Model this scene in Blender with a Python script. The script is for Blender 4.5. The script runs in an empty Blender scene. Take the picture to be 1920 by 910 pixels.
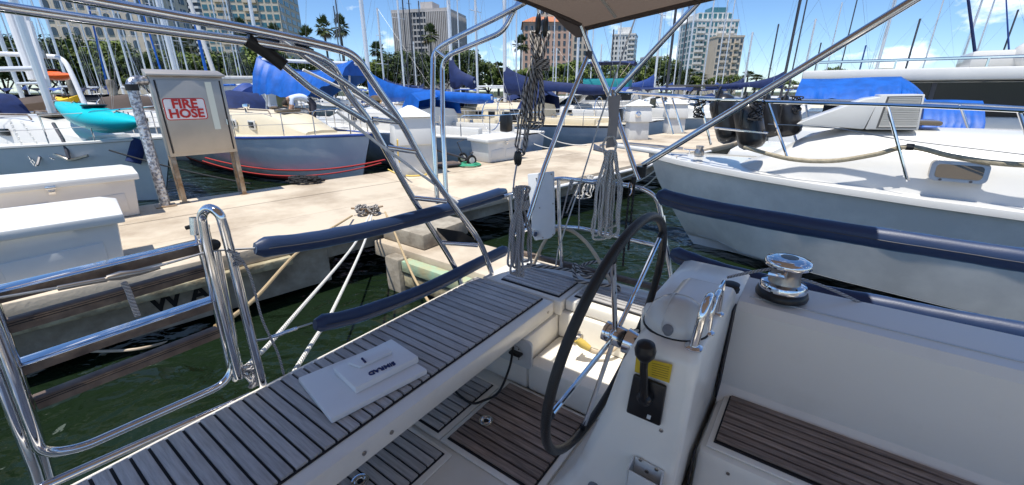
import bpy, bmesh, math, random
from mathutils import Vector, Matrix
random.seed(7)
R = math.radians
sc = bpy.context.scene
# ---------------------------------------------------------------- camera
FPX, CAMZ, HZ = 790.0, 2.35, 171.0            # focal length in photo pixels, eye height above water, horizon row
PITCH = math.atan((455 - HZ) / FPX)
cd = bpy.data.cameras.new('camera'); cam = bpy.data.objects.new('camera', cd)
sc.collection.objects.link(cam); sc.camera = cam
cd.sensor_fit = 'HORIZONTAL'; cd.sensor_width = 36.0; cd.lens = 36.0 * FPX / 1920.0
cd.clip_start = 0.02; cd.clip_end = 6000
cam.location = (0, 0, CAMZ); cam.rotation_euler = (math.pi / 2 - PITCH, 0, 0)
# ---------------------------------------------------------------- sky and sun
SUN_EL, SUN_AZ = 73.0, (-0.62, -0.78)         # elevation, horizontal direction towards the sun
w = bpy.data.worlds.new('World'); sc.world = w; w.use_nodes = True
nt = w.node_tree; N = nt.nodes; L = nt.links
bg = N['Background']; bg.inputs[1].default_value = 0.068
sky = N.new('ShaderNodeTexSky'); sky.sky_type = 'NISHITA'; sky.sun_disc = False
sky.sun_elevation = R(SUN_EL); sky.sun_rotation = math.atan2(SUN_AZ[0], SUN_AZ[1])
sky.altitude = 0; sky.air_density = 0.8; sky.dust_density = 0.1; sky.ozone_density = 3.0
hs = N.new('ShaderNodeHueSaturation'); hs.inputs['Saturation'].default_value = 1.08
tint = N.new('ShaderNodeMix'); tint.data_type = 'RGBA'; tint.blend_type = 'MULTIPLY'; tint.inputs['Factor'].default_value = 1.0; tint.inputs['B'].default_value = (.76,.83,.91,1)
L.new(sky.outputs[0], tint.inputs['A']); L.new(tint.outputs['Result'], hs.inputs['Color'])
tc = N.new('ShaderNodeTexCoord'); sep = N.new('ShaderNodeSeparateXYZ'); L.new(tc.outputs['Generated'], sep.inputs[0])
def wmath(op, a, b):
    m = N.new('ShaderNodeMath'); m.operation = op
    for i, v in enumerate((a, b)):
        if isinstance(v, (int, float)): m.inputs[i].default_value = v
        else: L.new(v, m.inputs[i])
    return m.outputs[0]
cx, cy, cz = sep.outputs[0], sep.outputs[1], wmath('MULTIPLY', sep.outputs[2], 1.9)     # small puffs all over the sky
cmb = N.new('ShaderNodeCombineXYZ'); L.new(cx, cmb.inputs[0]); L.new(cy, cmb.inputs[1]); L.new(cz, cmb.inputs[2])
nz = N.new('ShaderNodeTexNoise'); nz.inputs['Scale'].default_value = 6.5; nz.inputs['Detail'].default_value = 7; nz.inputs['Roughness'].default_value = 0.58
L.new(cmb.outputs[0], nz.inputs['Vector'])
rmp = N.new('ShaderNodeValToRGB'); rmp.color_ramp.elements[0].position = 0.57; rmp.color_ramp.elements[1].position = 0.70
L.new(nz.outputs['Fac'], rmp.inputs[0])
mx = N.new('ShaderNodeMix'); mx.data_type = 'RGBA'
L.new(wmath('MULTIPLY', rmp.outputs[0], 0.75), mx.inputs['Factor'])
L.new(hs.outputs[0], mx.inputs['A']); mx.inputs['B'].default_value = (10.5, 10.6, 10.8, 1)
L.new(mx.outputs['Result'], bg.inputs[0])
sl = bpy.data.lights.new('sun', 'SUN'); sl.energy = 2.2; sl.angle = R(0.53); sl.color = (1.0, 0.955, 0.88)
sun = bpy.data.objects.new('sun', sl); sc.collection.objects.link(sun)
hh = math.hypot(*SUN_AZ); ce, se = math.cos(R(SUN_EL)), math.sin(R(SUN_EL))
SUND = Vector((SUN_AZ[0] / hh * ce, SUN_AZ[1] / hh * ce, se))
sun.rotation_euler = SUND.to_track_quat('Z', 'Y').to_euler()
sc.view_settings.view_transform = 'Standard'; sc.view_settings.look = 'None'
sc.view_settings.exposure = 1.42; sc.view_settings.gamma = 1.0; sc.view_settings.use_curve_mapping = False

# ---------------------------------------------------------------- pixel -> place helpers
SP, CP = math.sin(PITCH), math.cos(PITCH)
AX, BX = Vector((-.809, .588, 0)), Vector((.588, .809, 0))      # own yacht: towards her stern / towards her far side
def ray(x, y):
    u, v = (x - 960) / FPX, (455 - y) / FPX
    return Vector((u, CP + v * SP, -SP + v * CP))
EYE = Vector((0, 0, CAMZ))
def pz(x, y, z): d = ray(x, y); return EYE + d * ((z - CAMZ) / d.z)
def py(x, y, Y): d = ray(x, y); return EYE + d * (Y / d.y)
def pA(x, y, a): d = ray(x, y); return EYE + d * (a / d.dot(AX))
def pB(x, y, b): d = ray(x, y); return EYE + d * (b / d.dot(BX))
def pT(x, y, t): return EYE + ray(x, y) * t
def AB(a, b, z): return AX * a + BX * b + Vector((0, 0, z))

# ---------------------------------------------------------------- objects
COL = sc.collection
MW = {}
def tag(o, label=None, cat=None, group=None, kind=None):
    if label: o['label'] = label
    if cat: o['category'] = cat
    if group: o['group'] = group
    if kind: o['kind'] = kind
    return o
def empty(name, loc, rz=0, label=None, cat=None, group=None):
    o = bpy.data.objects.new(name, None); COL.objects.link(o); o.empty_display_size = .2
    o.location = loc; o.rotation_euler = (0, 0, rz)
    MW[o] = Matrix.Translation(Vector(loc)) @ Matrix.Rotation(rz, 4, 'Z')
    return tag(o, label, cat, group)
def link(name, me, mat, parent=None, local=None, mw=None):
    o = bpy.data.objects.new(name, me); COL.objects.link(o)
    if mat and not me.materials: me.materials.append(mat)
    m = local if local is not None else Matrix.Identity(4)
    if parent: o.parent = parent
    o.matrix_local = m
    MW[o] = (MW[parent] @ m) if parent else m
    return o
def copy_tree(o, loc=None, rz=None, parent=None, label=None):
    c = o.copy(); COL.objects.link(c); c.parent = parent
    if loc is not None: c.location = loc
    if rz is not None: c.rotation_euler = (0, 0, rz)
    if label: c['label'] = label
    MW[c] = Matrix.Translation(Vector(loc or o.location)) @ Matrix.Rotation(c.rotation_euler[2], 4, 'Z') if parent is None else MW[parent] @ o.matrix_local
    for ch in list(o.children): copy_tree(ch, parent=c)
    return c

class MB:
    def __init__(s): s.v = []; s.f = []; s.uv = {}
    def add(s, vs, fs, uvs=None):
        n = len(s.v); s.v += [Vector(p) for p in vs]
        for i, f in enumerate(fs):
            if uvs: s.uv[len(s.f)] = uvs[i]
            s.f.append(tuple(k + n for k in f))
        return s
    def box(s, p0, p1):
        (x0, y0, z0), (x1, y1, z1) = p0, p1
        return s.add([(x0,y0,z0),(x1,y0,z0),(x1,y1,z0),(x0,y1,z0),(x0,y0,z1),(x1,y0,z1),(x1,y1,z1),(x0,y1,z1)],
                     [(0,3,2,1),(4,5,6,7),(0,1,5,4),(1,2,6,5),(2,3,7,6),(3,0,4,7)])
    def hexa(s, b, t):   # bottom 4, top 4 points, counter-clockwise from above
        return s.add(list(b) + list(t), [(0,3,2,1),(4,5,6,7),(0,1,5,4),(1,2,6,5),(2,3,7,6),(3,0,4,7)])
    def abox(s, a0, a1, b0, b1, z0, z1):
        q = lambda z: [AB(a1,b0,z),AB(a0,b0,z),AB(a0,b1,z),AB(a1,b1,z)]
        return s.hexa(q(z0), q(z1))
    def prism(s, poly, d):  # polygon (3-D points) extruded by vector d
        n = len(poly); d = Vector(d); P = [Vector(p) for p in poly]
        return s.add(P + [p + d for p in P], [tuple(range(n))[::-1], tuple(range(n, 2*n))] + [(i, (i+1) % n, n + (i+1) % n, n + i) for i in range(n)])
    def loft(s, rings, closed=True, cap=True):
        n = len(rings[0]); vs = [p for r in rings for p in r]; fs = []
        for k in range(len(rings) - 1):
            for i in range(n if closed else n - 1):
                j = (i + 1) % n; fs.append((k*n+i, k*n+j, (k+1)*n+j, (k+1)*n+i))
        if cap and closed: fs += [tuple(range(n))[::-1], tuple(range((len(rings)-1)*n, len(rings)*n))]
        return s.add(vs, fs)
    def tube(s, pts, r, n=10, cap=True):
        P = [Vector(p) for p in pts]; m = len(P)
        rr = r if isinstance(r, (list, tuple)) else [r] * m
        T = [((P[min(i+1,m-1)] - P[max(i-1,0)]).normalized()) for i in range(m)]
        up = Vector((0,0,1)) if abs(T[0].z) < .9 else Vector((1,0,0))
        nrm = (up - T[0] * up.dot(T[0])).normalized(); vs = []; ln = 0; LN = []
        for i in range(m):
            if i: ln += (P[i] - P[i-1]).length
            LN.append(ln)
            nrm = (nrm - T[i] * nrm.dot(T[i])).normalized(); bn = T[i].cross(nrm)
            vs += [P[i] + (nrm * math.cos(2*math.pi*k/n) + bn * math.sin(2*math.pi*k/n)) * rr[i] for k in range(n)]
        fs = []; uvs = []
        for i in range(m-1):
            for k in range(n):
                j = (k+1) % n; fs.append((i*n+k, i*n+j, (i+1)*n+j, (i+1)*n+k))
                uvs.append([(k/n, LN[i]), ((k+1)/n, LN[i]), ((k+1)/n, LN[i+1]), (k/n, LN[i+1])])
        if cap:
            fs += [tuple(range(n))[::-1], tuple(range((m-1)*n, m*n))]
            uvs += [[(0, 0)] * n, [(0, ln)] * n]
        return s.add(vs, fs, uvs)
    def lathe(s, prof, c, n=20, axis=Vector((0,0,1))):
        axis = Vector(axis).normalized(); t = Vector((1,0,0)) if abs(axis.x) < .9 else Vector((0,1,0))
        e1 = (t - axis * t.dot(axis)).normalized(); e2 = axis.cross(e1); c = Vector(c)
        return s.loft([[c + axis*h + (e1*math.cos(2*math.pi*k/n) + e2*math.sin(2*math.pi*k/n))*max(r, 1e-4) for k in range(n)] for r, h in prof])
    def mesh(s, name, smooth=35, bev=0, inv=None):
        vs = [inv @ p for p in s.v] if inv is not None else s.v
        me = bpy.data.meshes.new(name); me.from_pydata([tuple(p) for p in vs], [], s.f)
        if s.uv:
            ul = me.uv_layers.new(name='uv')
            for pi, u in s.uv.items():
                for k, li in enumerate(me.polygons[pi].loop_indices): ul.data[li].uv = u[k]
        if bev or not s.uv:
            bm = bmesh.new(); bm.from_mesh(me)
            bmesh.ops.recalc_face_normals(bm, faces=bm.faces)
            if bev:
                es = [e for e in bm.edges if len(e.link_faces) == 2 and e.calc_face_angle(0) > .5]
                bmesh.ops.bevel(bm, geom=es, offset=bev, segments=2, affect='EDGES', profile=.5, clamp_overlap=True)
            bm.to_mesh(me); bm.free()
        if smooth:
            me.shade_smooth(); me.set_sharp_from_angle(angle=R(smooth))
        me.update(); return me
    def obj(s, name, mat, parent=None, smooth=35, bev=0, local=False, origin=None):
        """vertices are world points (put under the parent where they stand), or the parent's own with local=True"""
        if parent is not None and not local: return link(name, s.mesh(name, smooth, bev, MW[parent].inverted()), mat, parent)
        if parent is None and not local:
            o0 = Vector(origin) if origin else Vector((sum(p.x for p in s.v)/len(s.v), sum(p.y for p in s.v)/len(s.v), min(p.z for p in s.v)))
            return link(name, s.mesh(name, smooth, bev, Matrix.Translation(-o0)), mat, None, Matrix.Translation(o0))
        return link(name, s.mesh(name, smooth, bev), mat, parent)
def fillet(pts, r, n=6):
    P = [Vector(p) for p in pts]; out = [P[0]]
    for i in range(1, len(P)-1):
        a, b, c = P[i-1], P[i], P[i+1]; d = min(r, (a-b).length*.49, (c-b).length*.49)
        p0 = b + (a-b).normalized()*d; p1 = b + (c-b).normalized()*d
        for k in range(n+1):
            t = k/n; out.append(p0*(1-t)**2 + b*2*t*(1-t) + p1*t*t)
    return out + [P[-1]]
def smoothline(pts, n=8):
    P = [Vector(p) for p in pts]; Q = [P[0]*2-P[1]] + P + [P[-1]*2-P[-2]]; out = []
    for i in range(1, len(Q)-2):
        for k in range(n):
            t = k/n; a, b, c, d = Q[i-1], Q[i], Q[i+1], Q[i+2]
            out.append(.5*((2*b) + (c-a)*t + (2*a-5*b+4*c-d)*t*t + (3*b-a-3*c+d)*t**3))
    return out + [P[-1]]
def sag(p, q, s, n=12):
    p, q = Vector(p), Vector(q)
    return [p.lerp(q, i/n) - Vector((0,0,s*4*(i/n)*(1-i/n))) for i in range(n+1)]

# ---------------------------------------------------------------- materials
MATS = {}
def mat(name, col, rough=.5, metal=0, var=0, scale=8, bump=0, bscale=60, col2=None, spec=.5, coat=0, rand=0, stretch=None, detail=5, sheen=0, trans=0, ior=1.45, lo=.35, hi=.65):
    if name in MATS: return MATS[name]
    m = bpy.data.materials.new(name); m.use_nodes = True; MATS[name] = m
    t = m.node_tree; n = t.nodes; l = t.links; b = n['Principled BSDF']
    b.inputs['Roughness'].default_value = rough; b.inputs['Metallic'].default_value = metal
    b.inputs['Specular IOR Level'].default_value = spec; b.inputs['Coat Weight'].default_value = coat; b.inputs['Coat Roughness'].default_value = .08
    b.inputs['Sheen Weight'].default_value = sheen; b.inputs['Transmission Weight'].default_value = trans; b.inputs['IOR'].default_value = ior
    b.inputs['Base Color'].default_value = (*col, 1); out = None
    tcn = n.new('ShaderNodeTexCoord'); vec = tcn.outputs['Object']
    if stretch:
        mp = n.new('ShaderNodeMapping'); mp.inputs['Scale'].default_value = stretch; l.new(vec, mp.inputs[0]); vec = mp.outputs[0]
    if rand:
        oi = n.new('ShaderNodeObjectInfo'); ad = n.new('ShaderNodeVectorMath'); ad.operation = 'MULTIPLY_ADD'
        cb = n.new('ShaderNodeCombineXYZ'); 
        for i in range(3): l.new(oi.outputs['Random'], cb.inputs[i])
        ad.inputs[1].default_value = (37, 53, 71); l.new(cb.outputs[0], ad.inputs[0]); l.new(vec, ad.inputs[2]); vec = ad.outputs[0]
    if col2 is None: col2 = tuple(c*(1-var) for c in col)
    if var or col2 != tuple(col):
        nn = n.new('ShaderNodeTexNoise'); nn.inputs['Scale'].default_value = scale; nn.inputs['Detail'].default_value = detail; nn.inputs['Roughness'].default_value = .6
        l.new(vec, nn.inputs['Vector'])
        cr = n.new('ShaderNodeValToRGB'); cr.color_ramp.elements[0].position = lo; cr.color_ramp.elements[1].position = hi
        cr.color_ramp.elements[0].color = (*col2, 1); cr.color_ramp.elements[1].color = (*col, 1)
        l.new(nn.outputs['Fac'], cr.inputs[0]); out = cr.outputs[0]
        if rand:
            hv = n.new('ShaderNodeHueSaturation'); mr = n.new('ShaderNodeMapRange')
            mr.inputs[3].default_value = 1-rand; mr.inputs[4].default_value = 1+rand; l.new(oi.outputs['Random'], mr.inputs[0])
            l.new(mr.outputs[0], hv.inputs['Value']); l.new(out, hv.inputs['Color']); out = hv.outputs[0]
        l.new(out, b.inputs['Base Color'])
    if bump:
        bn = n.new('ShaderNodeTexNoise'); bn.inputs['Scale'].default_value = bscale; bn.inputs['Detail'].default_value = 4; l.new(vec, bn.inputs['Vector'])
        bp = n.new('ShaderNodeBump'); bp.inputs['Strength'].default_value = bump; bp.inputs['Distance'].default_value = .01
        l.new(bn.outputs['Fac'], bp.inputs['Height']); l.new(bp.outputs[0], b.inputs['Normal'])
    return m
def rope_mat(name, c1, c2, k=40, wid=.5, strands=3, rough=.8):
    """twisted / flecked rope: stripes that wind along the tube's own length"""
    m = bpy.data.materials.new(name); m.use_nodes = True; MATS[name] = m
    t = m.node_tree; n = t.nodes; l = t.links; b = n['Principled BSDF']; b.inputs['Roughness'].default_value = rough
    uv = n.new('ShaderNodeUVMap'); sp = n.new('ShaderNodeSeparateXYZ'); l.new(uv.outputs[0], sp.inputs[0])
    def mm(op, a, bb):
        q = n.new('ShaderNodeMath'); q.operation = op
        for i, v in enumerate((a, bb)):
            if isinstance(v, (int, float)): q.inputs[i].default_value = v
            else: l.new(v, q.inputs[i])
        return q.outputs[0]
    ph = mm('ADD', mm('MULTIPLY', sp.outputs[1], k*6.283), mm('MULTIPLY', sp.outputs[0], 6.283*strands))
    sn = mm('SINE', ph, 0)
    cr = n.new('ShaderNodeValToRGB'); cr.color_ramp.elements[0].position = wid-.12; cr.color_ramp.elements[1].position = wid+.12
    cr.color_ramp.elements[0].color = (*c2, 1); cr.color_ramp.elements[1].color = (*c1, 1)
    l.new(mm('ADD', mm('MULTIPLY', sn, .5), .5), cr.inputs[0]); l.new(cr.outputs[0], b.inputs['Base Color'])
    bp = n.new('ShaderNodeBump'); bp.inputs['Strength'].default_value = .8; bp.inputs['Distance'].default_value = .004
    l.new(sn, bp.inputs['Height']); l.new(bp.outputs[0], b.inputs['Normal'])
    return m
gel = mat('gelcoat', (.88,.835,.745), .26, col2=(.78,.73,.64), scale=2.2, coat=.25, detail=10, lo=.28, hi=.52, bump=.04, bscale=180)
gelw = mat('white_gelcoat', (.66,.65,.615), .25, var=.05, scale=2, coat=.3)
gelgrey = mat('worn_gelcoat', (.66,.67,.66), .35, var=.12, scale=4)
cream = mat('cream_paint', (.68,.60,.44), .4, var=.06, scale=2)
steel = mat('polished_stainless', (.78,.78,.80), .07, 1, var=.1, scale=14)
dsteel = mat('dull_stainless', (.50,.46,.42), .32, 1, var=.25, scale=5)
teak = mat('weathered_teak', (.54,.52,.505), .48, col2=(.38,.36,.345), scale=7, bump=.5, bscale=14, rand=.13, stretch=(1.2,16,16), detail=9)
teakb = mat('brown_teak', (.36,.275,.23), .55, col2=(.17,.125,.10), scale=7, bump=.5, bscale=14, rand=.20, stretch=(1.2,16,16), detail=9)
rung = mat('ladder_teak', (.20,.15,.115), .65, col2=(.10,.07,.055), scale=12, bump=.4, bscale=30, detail=8)
caulk = mat('black_caulk', (.012,.011,.013), .6)
black = mat('black_rubber', (.012,.012,.013), .45)
bplast = mat('black_plastic', (.014,.014,.015), .3)
leather = mat('black_leather', (.016,.016,.017), .42, bump=.3, bscale=300)
navy = mat('navy_canvas', (.014,.034,.098), .46, var=.15, scale=9, bump=.06, bscale=160, spec=.7)
navyd = mat('dark_navy_canvas', (.010,.027,.115), .75, var=.3, scale=6, bump=.4, bscale=12)
tarp = mat('blue_tarp', (.007,.115,.50), .5, var=.35, scale=4, bump=.6, bscale=5)
tarpb = mat('royal_blue_canvas', (.03,.075,.30), .6, var=.25, scale=4, bump=.4, bscale=8)
bimc = mat('taupe_canvas', (.10,.078,.068), .85, var=.2, scale=3, bump=.3, bscale=60)
webb = mat('grey_webbing', (.36,.33,.31), .8, bump=.5, bscale=200)
conc = mat('dock_concrete', (.56,.48,.37), .85, col2=(.37,.30,.22), scale=1.0, bump=.4, bscale=30, detail=12, lo=.36, hi=.56)
concg = mat('grey_concrete', (.40,.36,.29), .9, col2=(.20,.17,.13), scale=3.5, bump=.6, bscale=20, detail=9)
timber = mat('weathered_timber', (.45,.40,.26), .85, col2=(.20,.155,.09), scale=7, bump=.8, bscale=22, detail=9)
greenp = mat('faded_green_paint', (.30,.46,.32), .8, col2=(.42,.38,.22), scale=5, bump=.5, bscale=25, detail=8)
boxw = mat('dock_box_white', (.74,.74,.71), .4, var=.04, scale=3)
boxg = mat('dock_box_grey', (.70,.71,.70), .5, var=.06, scale=3)
boxt = mat('dock_box_tan', (.70,.655,.60), .5, var=.06, scale=3)
cabm = mat('brushed_steel_cabinet', (.50,.455,.40), .45, .75, var=.12, scale=2.5, bump=.1, bscale=50)
rustm = mat('rust_stained_steel', (.50,.42,.32), .55, .5, col2=(.26,.15,.07), scale=6)
redp = mat('red_print', (.55,.03,.025), .5)
signw = mat('sign_white', (.82,.80,.80), .45)
strip = mat('pale_strip', (.74,.76,.64), .5)
foil = mat('foil_wrap', (.62,.63,.66), .32, .85, col2=(.22,.22,.25), scale=30, bump=1.0, bscale=40, lo=.42, hi=.55)
yel = mat('yellow_plug', (.75,.55,.13), .5)
yelst = mat('yellow_sticker', (.70,.47,.03), .5)
hosec = mat('cream_hose', (.55,.45,.33), .5, var=.1)
kteal = mat('teal_plastic', (.0,.46,.52), .35)
korange = mat('orange_plastic', (.80,.13,.02), .4)
kyel = mat('kayak_yellow', (.80,.50,.03), .4)
hullblue = mat('chalky_blue_hull', (.80,.81,.81), .35, col2=(.62,.66,.70), scale=1.2, coat=.2)
hullgrey = mat('weathered_grey_hull', (.54,.58,.62), .35, col2=(.38,.44,.50), scale=1.5, coat=.2)
hullwhite = mat('hull_white', (.78,.78,.75), .25, var=.08, scale=1.5, coat=.3)
alu = mat('aluminium_mast', (.80,.80,.80), .35, .35)
dmast = mat('dark_mast', (.06,.06,.07), .4)
glassd = mat('tinted_glass', (.010,.012,.015), .12, spec=.4)
portb = mat('smoked_window', (.13,.10,.06), .12, spec=.8)
orangeR = mat('red_hose', (.40,.035,.03), .6)
ropew = rope_mat('white_rope', (.82,.80,.76), (.58,.55,.50), 60, .35)
ropet = rope_mat('tan_rope', (.62,.47,.27), (.40,.28,.14), 50, .35)
ropeg = rope_mat('grey_rope', (.58,.56,.56), (.34,.33,.33), 70, .4)
ropef = rope_mat('black_flecked_rope', (.47,.44,.41), (.025,.025,.027), 26, .27, strands=2)
ropel = rope_mat('flecked_mooring_rope', (.45,.42,.38), (.06,.058,.06), 22, .45, strands=3)
ropek = rope_mat('black_rope', (.03,.03,.032), (.008,.008,.009), 50, .4)
ropec = rope_mat('chalk_rope', (.86,.84,.78), (.58,.56,.50), 45, .3)
wire = mat('rigging_wire', (.45,.45,.45), .4, .8)

def translucent(m, col, f):
    t = m.node_tree; n = t.nodes; b = n['Principled BSDF']; tr = n.new('ShaderNodeBsdfTranslucent'); tr.inputs[0].default_value = (*col, 1)
    mx_ = n.new('ShaderNodeMixShader'); mx_.inputs[0].default_value = f
    t.links.new(b.outputs[0], mx_.inputs[1]); t.links.new(tr.outputs[0], mx_.inputs[2]); t.links.new(mx_.outputs[0], n['Material Output'].inputs[0])
translucent(bimc, (.60,.45,.35), .12)
nb = navy.node_tree.nodes['Principled BSDF']; nb.inputs['Sheen Weight'].default_value = .5; nb.inputs['Sheen Tint'].default_value = (.45,.72,1,1); nb.inputs['Sheen Roughness'].default_value = .35
# ================================================================ water and far shore
wm = bpy.data.materials.new('harbour_water'); wm.use_nodes = True
t = wm.node_tree; n = t.nodes; l = t.links; b = n['Principled BSDF']
b.inputs['Base Color'].default_value = (.0075,.0155,.007,1); b.inputs['Roughness'].default_value = .03; b.inputs['IOR'].default_value = 1.33
g = n.new('ShaderNodeNewGeometry'); mp = n.new('ShaderNodeMapping'); mp.inputs['Scale'].default_value = (1, 1.25, 1); mp.inputs['Rotation'].default_value = (0,0,.5)
l.new(g.outputs['Position'], mp.inputs[0]); prev = None
for scl, st, dist in ((0.8, .9, .36), (2.4, .7, .13), (9, .4, .03)):
    q = n.new('ShaderNodeTexNoise'); q.inputs['Scale'].default_value = scl; q.inputs['Detail'].default_value = 2.5; q.inputs['Distortion'].default_value = .6
    l.new(mp.outputs[0], q.inputs['Vector'])
    bp = n.new('ShaderNodeBump'); bp.inputs['Strength'].default_value = st; bp.inputs['Distance'].default_value = dist
    l.new(q.outputs['Fac'], bp.inputs['Height'])
    if prev: l.new(prev, bp.inputs['Normal'])
    prev = bp.outputs[0]
l.new(prev, b.inputs['Normal'])
wo = MB().add([(-3000,-3000,0),(3000,-3000,0),(3000,3000,0),(-3000,3000,0)], [(0,1,2,3)]).obj('water', wm, smooth=0, origin=(0,0,0)); tag(wo, kind='structure')
grass = mat('park_grass', (.045,.06,.018), .9, var=.4, scale=.2)
S0, S1 = Vector((-260, 12, 0)), Vector((420, 268, 0))       # seawall line
sd = (S1-S0).normalized(); sn = Vector((-sd.y, sd.x, 0))
o = MB().prism([S0+Vector((0,0,-1)), S1+Vector((0,0,-1)), S1+sn*2500+Vector((0,0,-1)), S0+sn*2500+Vector((0,0,-1))], (0,0,2.0)).obj('ground', grass, smooth=0); tag(o, kind='structure')
o = MB().prism([S0-sn*.6+Vector((0,0,-1)), S1-sn*.6+Vector((0,0,-1)), S1-sn*.003+Vector((0,0,-1)), S0-sn*.003+Vector((0,0,-1))], (0,0,2.2)).obj('seawall', concg, smooth=0)
tag(o, 'long low concrete seawall below the trees on the far shore', 'seawall')
def shoreY(x):   # Y of the seawall at world x
    return S0.y + (x - S0.x) * sd.y / sd.x
# ================================================================ buildings
wallc = mat('cream_stucco', (.66,.57,.44), .85, var=.1, scale=.3)
wallw = mat('white_stucco', (.70,.69,.66), .8, var=.08, scale=.3)
wallt = mat('tan_stucco', (.62,.53,.42), .8, var=.08, scale=.3)
wallp = mat('peach_stucco', (.62,.40,.30), .85, var=.08, scale=.3)
wallg = mat('grey_fin_concrete', (.50,.47,.45), .85, var=.1, scale=.3)
rooft = mat('terracotta_roof', (.50,.20,.10), .85, var=.2, scale=1)
win = mat('building_glass', (.035,.05,.065), .12, spec=.8)
wint = mat('teal_glass', (.05,.16,.19), .1, spec=.8)
winb = mat('dark_band_glass', (.028,.034,.045), .2)  # dark glazing behind the white bands and the fins
def tower(name, label, xl, xr, ytop, Y, nf, nc, wall, wmat, rot=0, depth=None, ww=.62, wh=.6, ns=4, side=1, fl=None, balc=(), arch=False):
    """tower whose front spans photo columns xl..xr at depth Y, nf storeys above the trees' foot"""
    pl, pr = py(xl, ytop, Y), py(xr, ytop, Y); topz = (pl.z + pr.z)/2
    cr_ = abs(math.cos(rot)); W = (pr.x - pl.x)
    D = depth or W*.8
    if rot: W = max(4, (W - abs(math.sin(rot))*D) / cr_)
    c = Vector(((pl.x+pr.x)/2, Y + D/2, 1.0)); hgt = topz - 1.0
    rt = empty(name, c, rot, label, 'building')
    MB().box((-W/2,-D/2,0),(W/2,D/2,hgt)).obj('wall', wall, rt, smooth=0, local=True)
    MB().box((-W/2-.2,-D/2-.2,hgt+.01),(W/2+.2,D/2+.2,hgt+.9)).obj('parapet', wall, rt, smooth=0, local=True)
    fh = fl or hgt/nf; nf = min(nf, int(hgt/fh)); cw = W/nc; pw, ph = cw*ww, fh*wh
    if arch: poly = [(-pw/2,0,-ph/2),(pw/2,0,-ph/2),(pw/2,0,ph*.25)]+[(pw/2*math.cos(a),0,ph*.25+ph*.25*math.sin(a)) for a in [k*math.pi/6 for k in range(1,6)]]+[(-pw/2,0,ph*.25)]
    else: poly = [(-pw/2,0,-ph/2),(pw/2,0,-ph/2),(pw/2,0,ph/2),(-pw/2,0,ph/2)]
    me = MB().prism([(x,-.12,z) for x,_,z in poly], (0,.24,0)).mesh('window', 0)
    sw = D/ns; me2 = MB().box((-.12,-sw*ww/2,-ph/2),(.12,sw*ww/2,ph/2)).mesh('window', 0)
    bal = MB().box((-cw*.48,-1.3,-fh*.45),(cw*.48,0,-fh*.38)).box((-cw*.48,-1.3,-fh*.38),(cw*.48,-1.2,-fh*.08)).mesh('balcony', 0)
    kmin = max(0, int((3.0)/fh))
    for k in range(nf-1, kmin-1, -1):
        z = hgt - (nf-k-.5)*fh
        for i in range(nc):
            if (nf-k-1)*nc + i >= 230: break
            link('window', me, wmat, rt, Matrix.Translation((-W/2+(i+.5)*cw, -D/2, z)))
            if i in balc: link('balcony', bal, wall, rt, Matrix.Translation((-W/2+(i+.5)*cw, -D/2, z)))
        for i in range(ns):
            if (nf-k-1)*ns + i >= 70: break
            link('window', me2, wmat, rt, Matrix.Translation((side*W/2, -D/2+(i+.5)*sw, z)))
    return rt, W, D, hgt
tower('apartment_building', 'cream apartment block with arched windows behind the trees', 52, 250, -60, 120, 9, 9, wallc, win, 0, 16, .5, .62, side=1, arch=True, fl=3.1)
# striped tower
pl, pr = py(252, -80, 270), py(350, -80, 270); W = pr.x-pl.x; hh_ = (pl.z+pr.z)/2
rt = empty('office_tower', (pl.x+W/2, 270, 1), 0, 'dark glass tower with white horizontal bands', 'building')
MB().box((-W/2,0,0),(W/2,26,hh_)).obj('wall', winb, rt, smooth=0, local=True)
bm_ = MB().box((-W/2-.6,-.7,0),(W*.30,25,1.45)).mesh('balcony_band', 0); bm2 = MB().box((W*.32,-.5,0),(W/2+.6,26.6,1.2)).mesh('balcony_band', 0)
k = 0
while 8+k*3.0 < hh_:
    link('balcony_band', bm_, wallw, rt, Matrix.Translation((0,0,8+k*3.0))); link('balcony_band', bm2, wallw, rt, Matrix.Translation((0,0,9.4+k*3.0))); k += 1
rt, W, D, hg = tower('condominium_tower', 'pale condominium tower with teal windows beside the banded tower', 352, 506, -60, 200, 17, 11, wallc, wint, .12, 26, .72, .58, side=1, balc=(2,3,6,7), fl=3.2)
# fin tower
pl, pr = py(728, 22, 260), py(842, 30, 260); W = pr.x-pl.x; hg = pl.z-1
rt = empty('fin_tower', (pl.x+W/2, 262, 1), R(-14), 'grey office tower ribbed with white vertical fins', 'building')
MB().box((-W/2,0,0),(W/2,28,hg)).obj('wall', winb, rt, smooth=0, local=True)
MB().box((-W/2-.4,-.5,hg+.01),(W/2+.4,28.4,hg+1.6)).obj('parapet', wallg, rt, smooth=0, local=True)
MB().box((-W*.06,6,hg+1.61),(W*.16,16,hg+6)).obj('rooftop_plant_room', wallg, rt, smooth=0, local=True)
fin = MB().box((-.33,-1.2,0),(.33,.1,hg)).mesh('fin', 0)
for i in range(31):
    x = -W/2 + (i+.5)*W/31
    if 11 <= i <= 18: continue
    link('fin', fin, wallg, rt, Matrix.Translation((x,0,0)))
mull = MB().box((-.2,-.35,0),(.2,.1,hg)).mesh('mullion', 0); spand = MB().box((-W*.135,-.25,0),(W*.135,.1,.9)).mesh('spandrel', 0)
for i in range(11, 19, 2): link('mullion', mull, wallg, rt, Matrix.Translation((-W/2+(i+.5)*W/31,0,0)))
for k in range(int(hg/3)): link('spandrel', spand, wallg, rt, Matrix.Translation((-W/2+15*W/31,0,k*3.0)))
finS = MB().box((0,-.33,0),(1.0,.33,hg)).mesh('fin', 0)
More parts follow.
